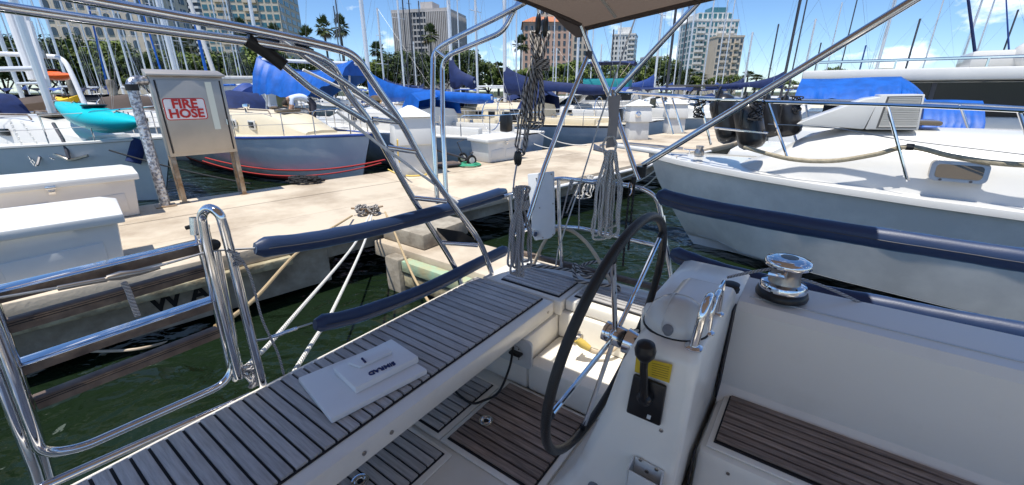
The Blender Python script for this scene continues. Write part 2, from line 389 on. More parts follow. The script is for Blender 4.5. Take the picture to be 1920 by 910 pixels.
for i in range(20): link('fin', finS, wallg, rt, Matrix.Translation((W/2+.01,(i+.5)*1.4,0)))
rt, W, D, hg = tower('hotel_block', 'peach hotel block with terracotta roof among the masts', 982, 1075, 46, 200, 12, 9, wallp, win, 0, 24, .45, .6, side=1, fl=2.9)
MB().loft([[(-W/2-.8,-D/2-.8,hg+.92),(W/2+.8,-D/2-.8,hg+.92),(W/2+.8,D/2+.8,hg+.92),(-W/2-.8,D/2+.8,hg+.92)],[(-W*.3,-D*.2,hg+4),(W*.3,-D*.2,hg+4),(W*.3,D*.2,hg+4),(-W*.3,D*.2,hg+4)]]).obj('roof', rooft, rt, smooth=0, local=True)
tower('hotel_tower', 'taller cream tower rising behind the peach hotel block', 1012, 1106, 2, 235, 18, 10, wallt, win, 0, 24, .5, .62, side=1, fl=3.1)
rt, W, D, hg = tower('white_tower', 'plain white tower standing apart in the middle distance', 1150, 1208, 66, 300, 16, 7, wallw, win, -.35, 18, .55, .5, side=1, balc=(5,6), fl=3.0)
MB().box((-W*.3,-D*.3,hg+.92),(W*.25,D*.3,hg+5)).obj('roof_house', wallw, rt, smooth=0, local=True)
rt, W, D, hg = tower('condominium_tower', 'tall white condominium tower with stacked balconies and glass crown', 1301, 1386, 40, 250, 20, 11, wallw, wint, 0, 20, .62, .62, side=-1, balc=(1,2,6,7,9), fl=3.05)
MB().box((-W*.36,-D*.36,hg+.92),(W*.36,D*.36,hg+4.5)).obj('upper_storeys', wallw, rt, smooth=0, local=True)
MB().box((-W*.05,-D*.2,hg+4.51),(W*.32,D*.2,hg+7.5)).obj('glass_crown', wint, rt, smooth=0, local=True)
for k in range(7): MB().box((-W*.36+k*W*.11,-D*.36-.15,hg+1.6),(-W*.36+k*W*.11+W*.07,-D*.36+.1,hg+4.0)).obj('window', wint, rt, smooth=0, local=True)
tower('tower_wing', 'lower tan wing with balconies adjoining the white condominium tower', 1346, 1396, 70, 238, 15, 6, wallt, win, 0, 10, .55, .6, side=1, balc=(1,2,4), fl=3.05)
tower('teal_office', 'small teal and white block far off between towers', 1212, 1242, 108, 320, 5, 5, wallw, wint, 0, 15, .8, .5, side=1, fl=3.2)
tower('cream_highrise', 'tiny cream highrise far off above the blue boat cover', 1658, 1676, 130, 420, 5, 3, wallc, win, 0, 12, .5, .5, side=-1, fl=3.2)
tower('villa', 'low cream building between palms below the condominium tower', 1288, 1330, 150, 190, 3, 4, wallc, win, 0, 12, .4, .4, side=-1, fl=3.0)
# ================================================================ trees
def leafmat(name, c1, c2):
    m = mat(name, c1, .6, col2=c2, scale=.45, rand=.18, detail=3, lo=.3, hi=.7, spec=.25)
    m.node_tree.nodes['Principled BSDF'].inputs['Subsurface Weight'].default_value = 0
    return m
leafA = leafmat('leaf_green', (.115,.15,.03), (.045,.075,.018)); leafB = leafmat('leaf_dark', (.065,.095,.025), (.025,.045,.014)); leafC = leafmat('leaf_bright', (.15,.19,.035), (.06,.095,.02))
bark = mat('bark', (.16,.12,.09), .9, var=.4, scale=4); pbark = mat('palm_bark', (.24,.20,.16), .9, var=.4, scale=5)
def crown_mesh(seed, rx, rz, h0, nclump=46, nleaf=85, ls=.42):
    rnd = random.Random(seed); m = MB()
    for c in range(nclump):
        th = rnd.uniform(0, 6.283); u = rnd.uniform(-.55, 1); rr = rnd.uniform(.45, 1)**.5
        s_ = math.sqrt(max(0,1-u*u)) if u > 0 else 1-.3*u*u
        cc = Vector((rx*rr*s_*math.cos(th), rx*rr*s_*math.sin(th), h0 + rz*(.45+.55*u*rr))); cr_ = rnd.uniform(.55, 1.15)*rx*.26
        for k in range(nleaf):
            d = Vector((rnd.gauss(0,1), rnd.gauss(0,1), rnd.gauss(0,.8))); d = d.normalized()*cr_*rnd.uniform(.5,1.05)
            p = cc + d; a = Vector((rnd.gauss(0,1), rnd.gauss(0,1), rnd.gauss(0,.5))).normalized(); bb = a.cross(d.normalized()+Vector((.01,0,.3))).normalized(); a = bb.cross(d).normalized() if rnd.random() < .5 else a
            s1 = ls*rnd.uniform(.6,1.3); m.add([p-a*s1*.5-bb*s1*.3, p+a*s1*.5-bb*s1*.2, p+a*s1*.4+bb*s1*.35, p-a*s1*.45+bb*s1*.3], [(0,1,2,3)])
    return m
def make_tree(seed, rx, rz, h0, lm, label, group):
    rt = empty('shade_tree', (0,0,0), 0, label, 'tree', group); rnd = random.Random(seed)
    crown_mesh(seed, rx, rz, h0).obj('crown', lm, rt, smooth=0, local=True)
    m = MB(); m.tube([(0,0,-.3),(.1,.05,h0*.5),(.15,0,h0+rz*.35)], [.32,.24,.12], 7)
    for k in range(5):
        a = k*1.26+rnd.random(); m.tube([(.08,0,h0*.6),(math.cos(a)*rx*.35,math.sin(a)*rx*.35,h0+rz*.25),(math.cos(a)*rx*.7,math.sin(a)*rx*.7,h0+rz*.5)], [.14,.09,.04], 5)
    m.obj('trunk', bark, rt, local=True); return rt
TREES = [make_tree(1, 4.6, 7.0, 1.6, leafA, 'round green shade tree in the row along the far shore', 'round green trees along the far shore'),
         make_tree(2, 5.4, 7.6, 1.4, leafB, 'dark spreading shade tree in the row along the far shore', 'dark green trees along the far shore'),
         make_tree(3, 4.2, 6.0, 1.2, leafC, 'bright yellow green tree in the row along the far shore', 'bright green trees along the far shore')]
used = [False]*3
def put_tree(i, x, y, s, rz):
    p = (x, y, 1.0)
    if not used[i]: used[i] = True; o = TREES[i]; o.location = p; o.rotation_euler = (0,0,rz)
    else: o = copy_tree(TREES[i], p, rz)
    o.scale = (s, s, s*random.uniform(.9,1.12)); return o
def tree_px(px, ytop, i, back=6):
    """tree whose crown top shows at (px, ytop), standing `back` metres behind the seawall"""
    d = ray(px, 165); tt = 1
    # intersect the column with the seawall line shifted back
    k = (S0 + sn*back); tt = (k.x*sn.x + k.y*sn.y) / (d.x*sn.x + d.y*sn.y)
    x, y = d.x*tt, d.y*tt; top = py(px, ytop, y).z; h = [8.6, 9.0, 7.2][i]
    put_tree(i, x, y, max(.35, (top-1.0)/h), random.uniform(0,6.28))
for px, yt, i in [(8,85,1),(48,72,0),(88,60,1),(120,75,0),(150,88,2),(180,80,0),(215,88,2),(245,92,0),(280,96,1),(312,98,0),(345,100,0),(375,98,2),(405,95,0),(440,96,1),(470,98,0),(500,92,2),(535,112,0),(565,118,1),(598,118,0),(630,114,2),(662,118,0),(695,112,0),(712,120,2),(745,108,1),(775,104,1),(805,110,1),(832,112,0),(868,100,1),(895,112,0),(915,120,2),(950,132,0),(985,128,2),(1015,126,0),(1045,118,2),(1075,116,2),(1105,114,0),(1135,122,2),(1175,120,2),(1215,116,0),(1240,112,0),(1262,128,1),(1295,140,2),(1340,143,0),(1372,138,0),(1432,145,2),(1480,148,0),(1530,134,0),(1558,132,0),(1590,138,2),(1640,150,1),(1690,152,0),(1750,150,1),(1820,150,0),(1890,148,2)]:
    tree_px(px, yt, i, random.uniform(4, 9))
# palms
frond = mat('palm_frond', (.12,.15,.04), .6, col2=(.05,.07,.02), scale=1, rand=.2); dead = mat('dead_frond', (.30,.22,.12), .9, var=.3)
def make_palm():
    rt = empty('palm_tree', (0,0,0), 0, 'tall fan palm standing on the far shore', 'palm', 'fan palms along the far shore')
    MB().tube([(0,0,-.3),(.1,.05,4),(.05,0,8)], [.26,.19,.17], 8).obj('trunk', pbark, rt, local=True)
    rnd = random.Random(5); m = MB(); md = MB()
    for k in range(34):
        az = k*2.4; el = R(rnd.uniform(-45, 78)); d = Vector((math.cos(az)*math.cos(el), math.sin(az)*math.cos(el), math.sin(el)))
        st = Vector((.05,0,8.0)); hub = st + d*rnd.uniform(.75,1.0) - Vector((0,0,.05)); sdv = d.cross(Vector((0,0,1))).normalized(); up = sdv.cross(d)
        mm = md if el < R(-28) else m
        mm.tube([st, hub], .025, 4)
        for j in range(13):
            a = R(-100 + j*200/12); e = d*math.cos(a) + sdv*math.sin(a); ln = rnd.uniform(.8,1.1)*(1-.25*abs(a)/1.75)
            tip = hub + e*ln - Vector((0,0,.22*ln)) ; q = (sdv*math.cos(a) - d*math.sin(a))*.085
            mm.add([hub, hub+e*ln*.55+q-Vector((0,0,.03)), tip, hub+e*ln*.55-q-Vector((0,0,.03))], [(0,1,2,3)])
    m.obj('crown', frond, rt, smooth=0, local=True); md.obj('dead_fronds', dead, rt, smooth=0, local=True)
    return rt
PALM = make_palm(); first = True
for px, ytop, back in [(532,52,10),(590,56,8),(622,38,8),(652,36,8),(715,84,10),(812,52,14),(977,72,12),(935,120,6),(472,42,40),(1310,140,6),(1355,146,8),(1398,136,5),(1415,142,7),(1450,146,6),(1290,132,10),(345,75,10),(372,74,14),(1262,140,5)]:
    d = ray(px, 165); k = S0 + sn*back; tt = (k.x*sn.x + k.y*sn.y)/(d.x*sn.x + d.y*sn.y); x, y = d.x*tt, d.y*tt
    top = py(px, ytop, y).z; s = (top-1)/8.9
    if first: o = PALM; first = False; o.location = (x,y,1); o.rotation_euler = (0,0,random.random()*6)
    else: o = copy_tree(PALM, (x,y,1), random.random()*6)
    hs_ = min(1.55, max(.9, y/85)); o.scale = (hs_, hs_, s)
# ================================================================ pier
DO, DS, DW = Vector((-4.07,2.98,0)), Vector((.713,.701,0)), Vector((-.701,.713,0))
DTOP, DWID = .75, 3.2
def DK(s, w_, z): return DO + DS*s + DW*w_ + Vector((0,0,z))
def dbox(m, s0, s1, w0, w1, z0, z1): return m.hexa([DK(s0,w0,z0),DK(s1,w0,z0),DK(s1,w1,z0),DK(s0,w1,z0)],[DK(s0,w0,z1),DK(s1,w0,z1),DK(s1,w1,z1),DK(s0,w1,z1)])
DANG = math.atan2(DS.y, DS.x)
pier = empty('pier', DK(2,1.6,0), DANG, 'long sunlit concrete pier running between the berths', 'pier')
ws = [0, .98, 2.12, DWID]; s0 = -12.0
for r_ in range(3):
    w0, w1 = ws[r_]+.004, ws[r_+1]-.004
    k = 0; s = s0 + r_*.0
    while s < 44:
        ln = 5.6; dz = random.uniform(-.004, .004)
        dbox(MB(), s+.005, s+ln-.005, w0, w1, DTOP-.16, DTOP+dz).obj('slab', conc, pier, bev=.008); s += ln; k += 1
dbox(MB(), s0, 2.6, .10, DWID-.08, .10, DTOP-.165).obj('fascia_beam', concg, pier); dbox(MB(), 2.603, 44, .10, DWID-.08, .40, DTOP-.165).obj('fascia_beam', concg, pier)
for a, b_ in ((-12,-7.1),(-7.09,-2.2),(-2.19,2.15)):
    dbox(MB(), a, b_, -.07, .095, DTOP-.26, DTOP-.165).obj('rub_timber', timber, pier, bev=.012)
for s in [k*4.3-10 for k in range(13)]:
    MB().lathe([(.17,-1.5),(.17,.095)], DK(s, 1.2, 0), 14).obj('pile', concg, pier)
def text_mesh(txt, size, name='lettering', ext=.003, bold=.016):
    c = bpy.data.curves.new('t','FONT'); c.body = txt; c.size = size; c.extrude = ext; c.align_x = 'CENTER'; c.align_y = 'CENTER'; c.resolution_u = 3; c.offset = size*bold
    o = bpy.data.objects.new('t', c); COL.objects.link(o); dg = bpy.context.evaluated_depsgraph_get(); dg.update()
    me = bpy.data.meshes.new_from_object(o.evaluated_get(dg)); bpy.data.objects.remove(o); me.name = name; me.materials.clear(); return me
def basis(ex, ey, loc):   # local x -> ex, y -> ey, placed at loc (world)
    ex = Vector(ex).normalized(); ez = ex.cross(Vector(ey)).normalized(); ey = ez.cross(ex)
    return Matrix.Translation(Vector(loc)) @ Matrix((ex, ey, ez)).transposed().to_4x4()
def put_text(txt, size, M, m, parent, name='lettering', bold=.016):
    return link(name, text_mesh(txt, size, name, bold=bold), m, parent, MW[parent].inverted() @ M)
wl = pz(336, 556, .36); 
sW = (wl-DO).dot(DS)
paint = mat('black_stencil_paint', (.012,.012,.012), .8, var=.5, scale=20)
put_text('W A', .24, basis(DS, Vector((0,0,1)), DK(sW, .095, .375)), paint, pier, bold=.03)
# ---- finger pier beside the stern
fp = empty('finger_pier', AB(3.2,3.5,0), 0, 'short low concrete finger pier with green painted edge', 'pier')
MB().abox(2.15, 4.55, 3.16, 3.9, .30, .50).obj('slab', conc, fp, bev=.012)
MB().abox(2.16, 3.85, 3.02, 3.155, .28, .42).obj('edge_timber', greenp, fp, bev=.01)
MB().abox(2.16, 3.85, 3.04, 3.155, .08, .245).obj('edge_timber', timber, fp, bev=.01)
MB().abox(3.72, 4.5, 3.28, 4.1, .505, .70).obj('step_block', concg, fp, bev=.015)
MB().abox(3.86, 4.12, 2.98, 3.155, -.6, .44).obj('concrete_stub', concg, fp, bev=.03)
# ---- dock boxes
def dock_box(name, label, s, w_, ln, dp, h, body, lid, chamfer=.16):
    rt = empty(name, DK(s, w_, DTOP+.008), DANG, label, 'dock box'); t_ = .05
    MB().hexa([(t_,t_,0),(ln-t_,t_,0),(ln-t_,dp-t_,0),(t_,dp-t_,0)],[(0,0,h),(ln,0,h),(ln,dp,h),(0,dp,h)]).obj('body', body, rt, bev=.02, local=True)
    o_ = .05
    MB().loft([[(-o_,-o_,h-.03),(ln+o_,-o_,h-.03),(ln+o_,dp+o_,h-.03),(-o_,dp+o_,h-.03)],[(-o_,-o_,h+.05),(ln+o_,-o_,h+.05),(ln+o_,dp+o_,h+.05),(-o_,dp+o_,h+.05)],[(-o_+.1,-o_+chamfer,h+.10),(ln+o_-.12,-o_+chamfer,h+.10),(ln+o_-.12,dp+o_-.08,h+.10),(-o_+.1,dp+o_-.08,h+.10)]]).obj('lid', lid, rt, bev=.012, local=True)
    f = lambda x, z: (x, .051*(1-z/h)-.012, z)
    for x0, x1 in ((.12, ln*.5-.06), (ln*.5+.02, ln-.14)):
        MB().prism([f(x0,.08), f(x1,.08), f(x1,h*.62), f(x0,h*.55)], (0,.02,0)).obj('moulded_panel', body, rt, bev=.006, local=True)
    MB().box((ln*.5-.03,-.062,h-.10),(ln*.5+.03,-.012,h-.015)).box((ln*.5-.045,-.066,h-.04),(ln*.5+.045,-.055,h+.0)).obj('latch', steel, rt, bev=.004, local=True)
    return rt
dock_box('dock_box', 'white lidded dock box at the pier edge beside the ladder', -.75, .14, 1.58, .74, .50, boxg, boxw)
dock_box('dock_box', 'tan dock box with white lid beside the fire hose cabinet', -.42, 2.50, 1.55, .66, .52, boxt, boxw)
dock_box('dock_box', 'small white dock box by the coiled green hose', 7.35, 2.45, 1.12, .66, .50, boxg, boxw)
# ---- fire hose cabinet
cL, cR = DK(1.62,2.93,DTOP), DK(2.46,2.93,DTOP)
cb = empty('fire_hose_cabinet', (cL+cR)/2, DANG, 'steel fire hose cabinet with red lettered sign on four legs', 'cabinet')
CW, CD = .43, .30; Z0 = py(305,297,6.1).z-DTOP; Z1 = py(268,142,6.1).z-DTOP
MB().box((-CW,0,Z0),(CW,CD,Z1)).obj('body', cabm, cb, bev=.006, local=True)
MB().hexa([(-CW-.03,-.06,Z1+.002),(CW+.03,-.06,Z1+.002),(CW+.03,CD+.04,Z1+.002),(-CW-.03,CD+.04,Z1+.002)],[(-CW-.03,-.06,Z1+.03),(CW+.03,-.06,Z1+.03),(CW+.03,CD+.04,Z1+.10),(-CW-.03,CD+.04,Z1+.10)]).obj('roof', cabm, cb, bev=.004, local=True)
dr = MB().box((-CW+.06,-.022,Z0+.06),(CW-.06,-.003,Z1-.05)).obj('door', cabm, cb, bev=.004, local=True)
for x in (-CW+.045, CW-.045): MB().box((x-.008,-.012,Z0+.05),(x+.008,-.001,Z1-.05)).obj('door_seam', caulk, cb, smooth=0, local=True)
MB().box((CW-.075,-.04,Z0+.42),(CW-.06,-.023,Z0+.50)).obj('handle', steel, dr, local=True)
for x in (-CW+.03, CW-.03):
    for y in (.03, CD-.03):
        MB().box((x-.03,y-.028,0),(x+.03,y+.028,Z0-.003)).obj('leg', rustm, cb, bev=.004, local=True)
    MB().box((x-.06,-.03,.001),(x+.06,.09,.012)).obj('foot_plate', rustm, cb, local=True)
zc = Z0 + (Z1-Z0)*.60
def rrect(w_, h, r, y, n=5):
    out = []
    for cx_, cz_, a0 in ((w_/2-r,-h/2+r,-90),(w_/2-r,h/2-r,0),(-w_/2+r,h/2-r,90),(-w_/2+r,-h/2+r,180)):
        for k in range(n+1): a = R(a0+90*k/n); out.append((cx_+r*math.cos(a), y, cz_+r*math.sin(a)))
    return out
sgx = -.11
sg = MB().prism([(x+sgx,y,z+zc) for x,y,z in rrect(.50,.30,.04,-.026)], (0,.003,0)).obj('sign', redp, cb, smooth=0, local=True)
MB().prism([(x+sgx,y,z+zc) for x,y,z in rrect(.475,.275,.03,-.029)], (0,.002,0)).obj('sign_face', signw, sg, smooth=0, local=True)
for tx, dz in (('FIRE',.066),('HOSE',-.066)):
    put_text(tx, .168, MW[cb] @ basis((1,0,0),(0,0,1),(sgx,-.033,zc+dz)), redp, sg, bold=.035)
MB().box((.19,-.0275,Z0+.36),(.27,-.0235,Z1-.07)).obj('pale_tape', strip, cb, smooth=0, local=True)
# ---- wrapped standpipe beside it
pp = DK(1.40, 2.80, DTOP); top = Z1-.06
st = empty('standpipe', pp, DANG, 'foil wrapped standpipe bending into the fire hose cabinet', 'pipe')
MB().tube(fillet([(0,.1,.0),(0,.1,top),(.18,.2,top)], .16, 8), .062, 14).obj('pipe', foil, st, local=True)
MB().tube([(0,.1,top-.13),(0,.1,top-.05)], .074, 14).obj('black_tape', black, st, local=True)
MB().box((-.12,-.02,.001),(.12,.22,.02)).obj('floor_flange', rustm, st, local=True)
# ---- power pedestal housings
def power_post(name, label, loc, rz, sc_=1.0, meter=False):
    rt = empty(name, loc, rz, label, 'power pedestal'); s = sc_
    MB().hexa([(-.36*s,-.24*s,0),(.36*s,-.24*s,0),(.36*s,.24*s,0),(-.36*s,.24*s,0)],[(-.34*s,-.22*s,.62*s),(.34*s,-.22*s,.62*s),(.34*s,.22*s,.62*s),(-.34*s,.22*s,.62*s)]).obj('base', gelgrey, rt, bev=.02, local=True)
    MB().hexa([(-.40*s,-.30*s,.60*s),(.40*s,-.30*s,.60*s),(.40*s,.30*s,.60*s),(-.40*s,.30*s,.60*s)],[(-.36*s,-.24*s,1.12*s),(.36*s,-.24*s,1.12*s),(.36*s,.24*s,1.12*s),(-.36*s,.24*s,1.12*s)]).obj('housing', boxw, rt, bev=.02, local=True)
    MB().hexa([(-.42*s,-.30*s,1.125*s),(.42*s,-.30*s,1.125*s),(.42*s,.30*s,1.125*s),(-.42*s,.30*s,1.125*s)],[(-.04*s,-.03*s,1.33*s),(.04*s,-.03*s,1.33*s),(.04*s,.03*s,1.33*s),(-.04*s,.03*s,1.33*s)]).obj('roof', boxw, rt, bev=.008, local=True)
    if meter: MB().lathe([(.10*s,0),(.10*s,.05),(.06*s,.08)], (-.12*s,-.30*s,.86*s), 14, (0,-1,0)).obj('meter', steel, rt, local=True)
    return rt
q = pz(778,326,DTOP); power_post('power_pedestal', 'large white pedestal housing with hipped roof beside the grey blue sailboats', (q.x,q.y,DTOP+.008), DANG-.35, 1.0)
power_post('power_pedestal', 'white pedestal with round meter on the pier beyond the motor cruiser bow', py(1192,262,15.2), DANG-.7, 1.0, True).location.z = DTOP
power_post('power_pedestal', 'white pedestal next to the metered one farther along the pier', py(1262,250,17.5), DANG-.7, 1.0).location.z = DTOP
# ---- dock cart lying by the pedestal
q = pz(850,312,DTOP); ct = empty('dock_cart', (q.x,q.y,DTOP+.008), DANG-.2, 'black two wheeled dock trolley parked beside the white pedestal', 'trolley')
for y in (-.22,.22):
    wh = MB().lathe([(.05,-.03),(.115,-.03),(.125,0),(.115,.03),(.05,.03)], (.35,y,.125), 18, (0,1,0)).obj('wheel', black, ct, local=True)
    MB().lathe([(.03,-.035),(.07,-.03),(.07,.03),(.03,.035)], (.35,y,.125), 14, (0,1,0)).obj('rim', gelw, wh, local=True)
MB().tube([(.35,-.22,.125),(.35,.22,.125)], .015, 6).tube([(.35,-.15,.125),(-.5,-.15,.42)], .022, 8).tube([(.35,.15,.125),(-.5,.15,.42)], .022, 8).tube([(-.5,-.15,.42),(-.5,.15,.42)], .022, 8).tube([(.1,-.2,.06),(-.45,-.2,.06)], .02, 6).tube([(-.2,-.15,.32),(-.3,-.17,.02)], .014, 6).obj('frame', dmast, ct, local=True)
MB().box((-.55,-.2,.06),(.1,.2,.085)).obj('deck_board', rung, ct, local=True, bev=.004)
MB().tube([(.30,-.28,.29),(.42,-.16,.29)], .02, 6).tube([(.35,.15,.125),(.2,.16,.5),(.35,.1,.55)], .012, 6).obj('handle', dmast, ct, local=True)
# ---- coiled things on the pier
def coil(name, label, cat, c, r, turns, rad, m, h=.0, wob=.03, ell=1.0):
    pts = []; rnd = random.Random(len(label))
    for k in range(turns*22):
        a = k*2*math.pi/22; rr = r*(1-.35*(k/(turns*22))) + rnd.uniform(-wob,wob)*.5
        pts.append(Vector(c)+Vector((rr*math.cos(a), ell*rr*math.sin(a), rad+.004 + h*k/(turns*22) + (.5+.5*math.sin(a*3.1))*rad*.6)))
    return tag(MB().tube(smoothline(pts,2), rad, 6).obj(name, m), label, cat)
ghose = mat('green_hose', (.05,.33,.19), .45)
coil('garden_hose', 'green garden hose coiled on the pier by the small dock box', 'hose', pz(880,311,DTOP+.01), .26, 5, .014, ghose, .04)
coil('rope_pile', 'heap of black rope on the pier edge under the red lines', 'rope', pz(572,343,DTOP+.01), .28, 9, .016, ropek, .09, .16, .6)
ycord = MB().tube(smoothline([pz(728,318,DTOP+.02),pz(745,326,DTOP+.02),pz(770,330,DTOP+.02),pz(800,327,DTOP+.02),pz(760,322,DTOP+.02),pz(748,300,1.1),pz(745,262,1.55)],6), .014, 6).obj('yellow_cable', yel); tag(ycord, 'yellow power cable trailing round the white pedestal foot', 'cable')
# ---- cleat with wrapped rope
q = pz(690,402,DTOP+.004); cl = empty('dock_cleat', q, DANG-.5, 'rusty horn cleat on the pier near edge', 'cleat')
MB().box((-.07,-.04,0),(.07,.04,.015)).box((-.05,-.02,.015),(.05,.02,.06)).obj('base', rustm, cl, local=True, bev=.005)
MB().tube([(-.21,0,.10),(-.1,0,.085),(0,0,.075),(.1,0,.085),(.21,0,.10)], [.012,.018,.022,.018,.012], 8).obj('horn', rustm, cl, local=True)
pts = []
for k in range(90):
    a = k*.42; pts.append(q + Matrix.Rotation(DANG-.5,3,'Z') @ Vector((.13*math.sin(a*.5)+.02*math.sin(a*2.3), .10*math.sin(a), .05+.045*math.cos(a*1.3)+.03*abs(math.sin(a*.21)))))
tag(MB().tube(pts, .016, 7).obj('cleat_rope', ropel, None), 'flecked mooring rope wound in a heap round the rusty cleat', 'rope')
# ================================================================ generic boats
def hull_rings(Lg, B, fb, fs, rake=.9, tr=.72, keel=-.5, flare=.12, n=15, fine=1.9):
    """stations bow -> stern; ring from port gunwale under the keel to starboard; local x forward, bow tip at x = L/2"""
    rings = []
    for i in range(n):
        u = i/(n-1); hb = B/2*(1-(1-min(1,u*fine))**2.2) if u*fine < 1 else B/2*(1-(1-tr)*((u*fine-1)/(fine-1))**2)
        hb = max(hb, .015); zs = fb + (fs-fb)*u - .12*math.sin(math.pi*u); r = []
        for k in range(-5, 6):
            a = abs(k)/5; z = zs + (keel-zs)*(1-a)**1.0 if False else keel + (zs-keel)*a**1.25
            yy = hb*(math.sin(a*math.pi/2)**.62)*(1 - flare*(1-a)); x = Lg/2 - u*Lg - rake*(1-u)**3*(1-(z-keel)/(fb-keel))
            if i == n-1: x += -.0
            r.append(Vector((x, yy*(1 if k > 0 else -1 if k < 0 else 0), z)))
        rings.append(r)
    return rings
def make_hull(rt, Lg, B, fb, fs, hm, dm, stripe=None, **kw):
    rg = hull_rings(Lg, B, fb, fs, **kw); m = MB(); m.loft(rg, closed=False); n = len(rg[0])
    m.add(rg[-1], [tuple(range(n))]); h = m.obj('hull', hm, rt, smooth=50, local=True)
    d = MB(); d.loft([[r[0]+Vector((0,0,.015)), Vector((r[0].x,0,r[0].z+.06)), r[-1]+Vector((0,0,.015))] for r in rg], closed=False); d.obj('deck', dm, rt, smooth=50, local=True)
    for s in (0,-1): MB().tube([r[s]+Vector((0,0,.02)) for r in rg], .035, 6).obj('rub_rail', stripe or dm, rt, local=True)
    return rg
def gun(rg, u, side=-1):
    k = u*(len(rg)-1); i = min(int(k), len(rg)-2); f = k-i; s = 0 if side < 0 else -1
    return rg[i][s].lerp(rg[i+1][s], f)
def trunk_cabin(rt, x0, x1, w0, w1, z0, h, m, ports=3, pm=None, frame=None, portw=.32):
    """coachroof from x0 (front) to x1 (aft); w0/w1 half widths"""
    rings = []; P = {}
    for i in range(9):
        u = i/8; x = x0 + (x1-x0)*u; w_ = w0 + (w1-w0)*min(1,u*1.4); hh = h*min(1, .25+u*2.4); 
        rings.append([(x,-w_,z0-.1),(x,-w_*.96,z0+hh*.7),(x,-w_*.82,z0+hh*.97),(x,0,z0+hh*1.12),(x,w_*.82,z0+hh*.97),(x,w_*.96,z0+hh*.7),(x,w_,z0-.1)])
    c = MB().loft(rings, closed=False); c.add(rings[-1], [tuple(range(7))]); c.add(rings[0], [tuple(range(7))[::-1]]); cb_ = c.obj('coachroof', m, rt, smooth=40, local=True)
    for k in range(ports):
        u = .42 + .5*k/max(1,ports-1) if ports > 1 else .6; x = x0+(x1-x0)*u; w_ = w0+(w1-w0)*min(1,u*1.4)
        for s in (-1,1):
            y = s*w_*.985; MB().box((x-portw/2,y-.03,z0+h*.28),(x+portw/2,y+.03,z0+h*.58)).obj('portlight', pm or glassd, cb_, local=True, bev=.012)
            if frame: MB().box((x-portw/2-.05,y-.02,z0+h*.20),(x+portw/2+.05,y+.02,z0+h*.66)).obj('portlight_frame', frame, cb_, local=True, bev=.01)
    return cb_
def rails(rt, rg, us, h=.6, side=-1, pulpit=True):
    pts = [gun(rg, u, side)*1 for u in us]
    for p in pts: MB().tube([p, p+Vector((0,0,h))], .014, 6).obj('stanchion', steel, rt, local=True)
    for k in (.55, 1): 
        MB().tube([p+Vector((0,0,h*k)) for p in pts], .006, 4).obj('lifeline', wire, rt, local=True)
def mast_rig(rt, mx, z0, hm, mm, boomL, boomcov, rg, dia=.075, furl=None, boomz=1.15, boomdir=-1, bare=False, spread=True, covsag=0, covr=.17, boomtop=None):
    MB().tube([(mx,0,z0),(mx,0,z0+hm)], dia, 10).obj('mast', mm, rt, local=True)
    if spread:
        for f in (.42,.72):
            MB().tube([(mx,-.8*(1.2-f),z0+hm*f),(mx,.8*(1.2-f),z0+hm*f)], .022, 5).obj('spreader', mm, rt, local=True)
    bow, stern = rg[0][0], rg[-1][5]
    mid = gun(rg,.45,-1), gun(rg,.45,1)
    rig = MB(); tp = Vector((mx,0,z0+hm))
    rig.tube([tp, (rg[-1][0].x, 0, rg[-1][0].z)], .006, 4)
    for p in mid: rig.tube([Vector((mx,p.y*.25,z0+hm*.72)), p], .005, 4).tube([tp, Vector((mx, p.y*.42, z0+hm*.42)), p+Vector((-.1,0,0))], .005, 4)
    rig.obj('standing_rigging', wire, rt, local=True)
    if furl: MB().tube([(bow.x-.15,0,bow.z+.5),(mx+.15,0,z0+hm*.97)], [.075,.03], 8).obj('furled_sail', furl, rt, local=True)
    else: MB().tube([(bow.x-.05,0,bow.z),tp], .006, 4).obj('forestay', wire, rt, local=True)
    if boomL:
        e = Vector((mx+boomdir*boomL,0,z0+boomz)); s0_ = Vector((mx,0,z0+boomz))
        MB().tube([s0_, e], .055, 8).obj('boom', mm, rt, local=True)
        if boomcov:
            rings = []; rnd = random.Random(3)
            for i in range(12):
                u = i/11; c = s0_.lerp(e, u); top = covr*(1.9-1.3*u)*1.1 + (.5*(1-u)**5); bot = covr*(.6+.3*math.sin(u*9))+covsag
                wv = covr*(.62-.2*u)
                rings.append([c+Vector((rnd.uniform(-.03,.03), wv*sx, dz)) for sx,dz in ((0,top),(-.7,top*.7),(-1,top*.1),(-.8,-bot),(0,-bot*1.15),(.8,-bot),(1,top*.1),(.7,top*.7))])
            MB().loft(rings).obj('sail_cover', boomcov, rt, smooth=70, local=True)
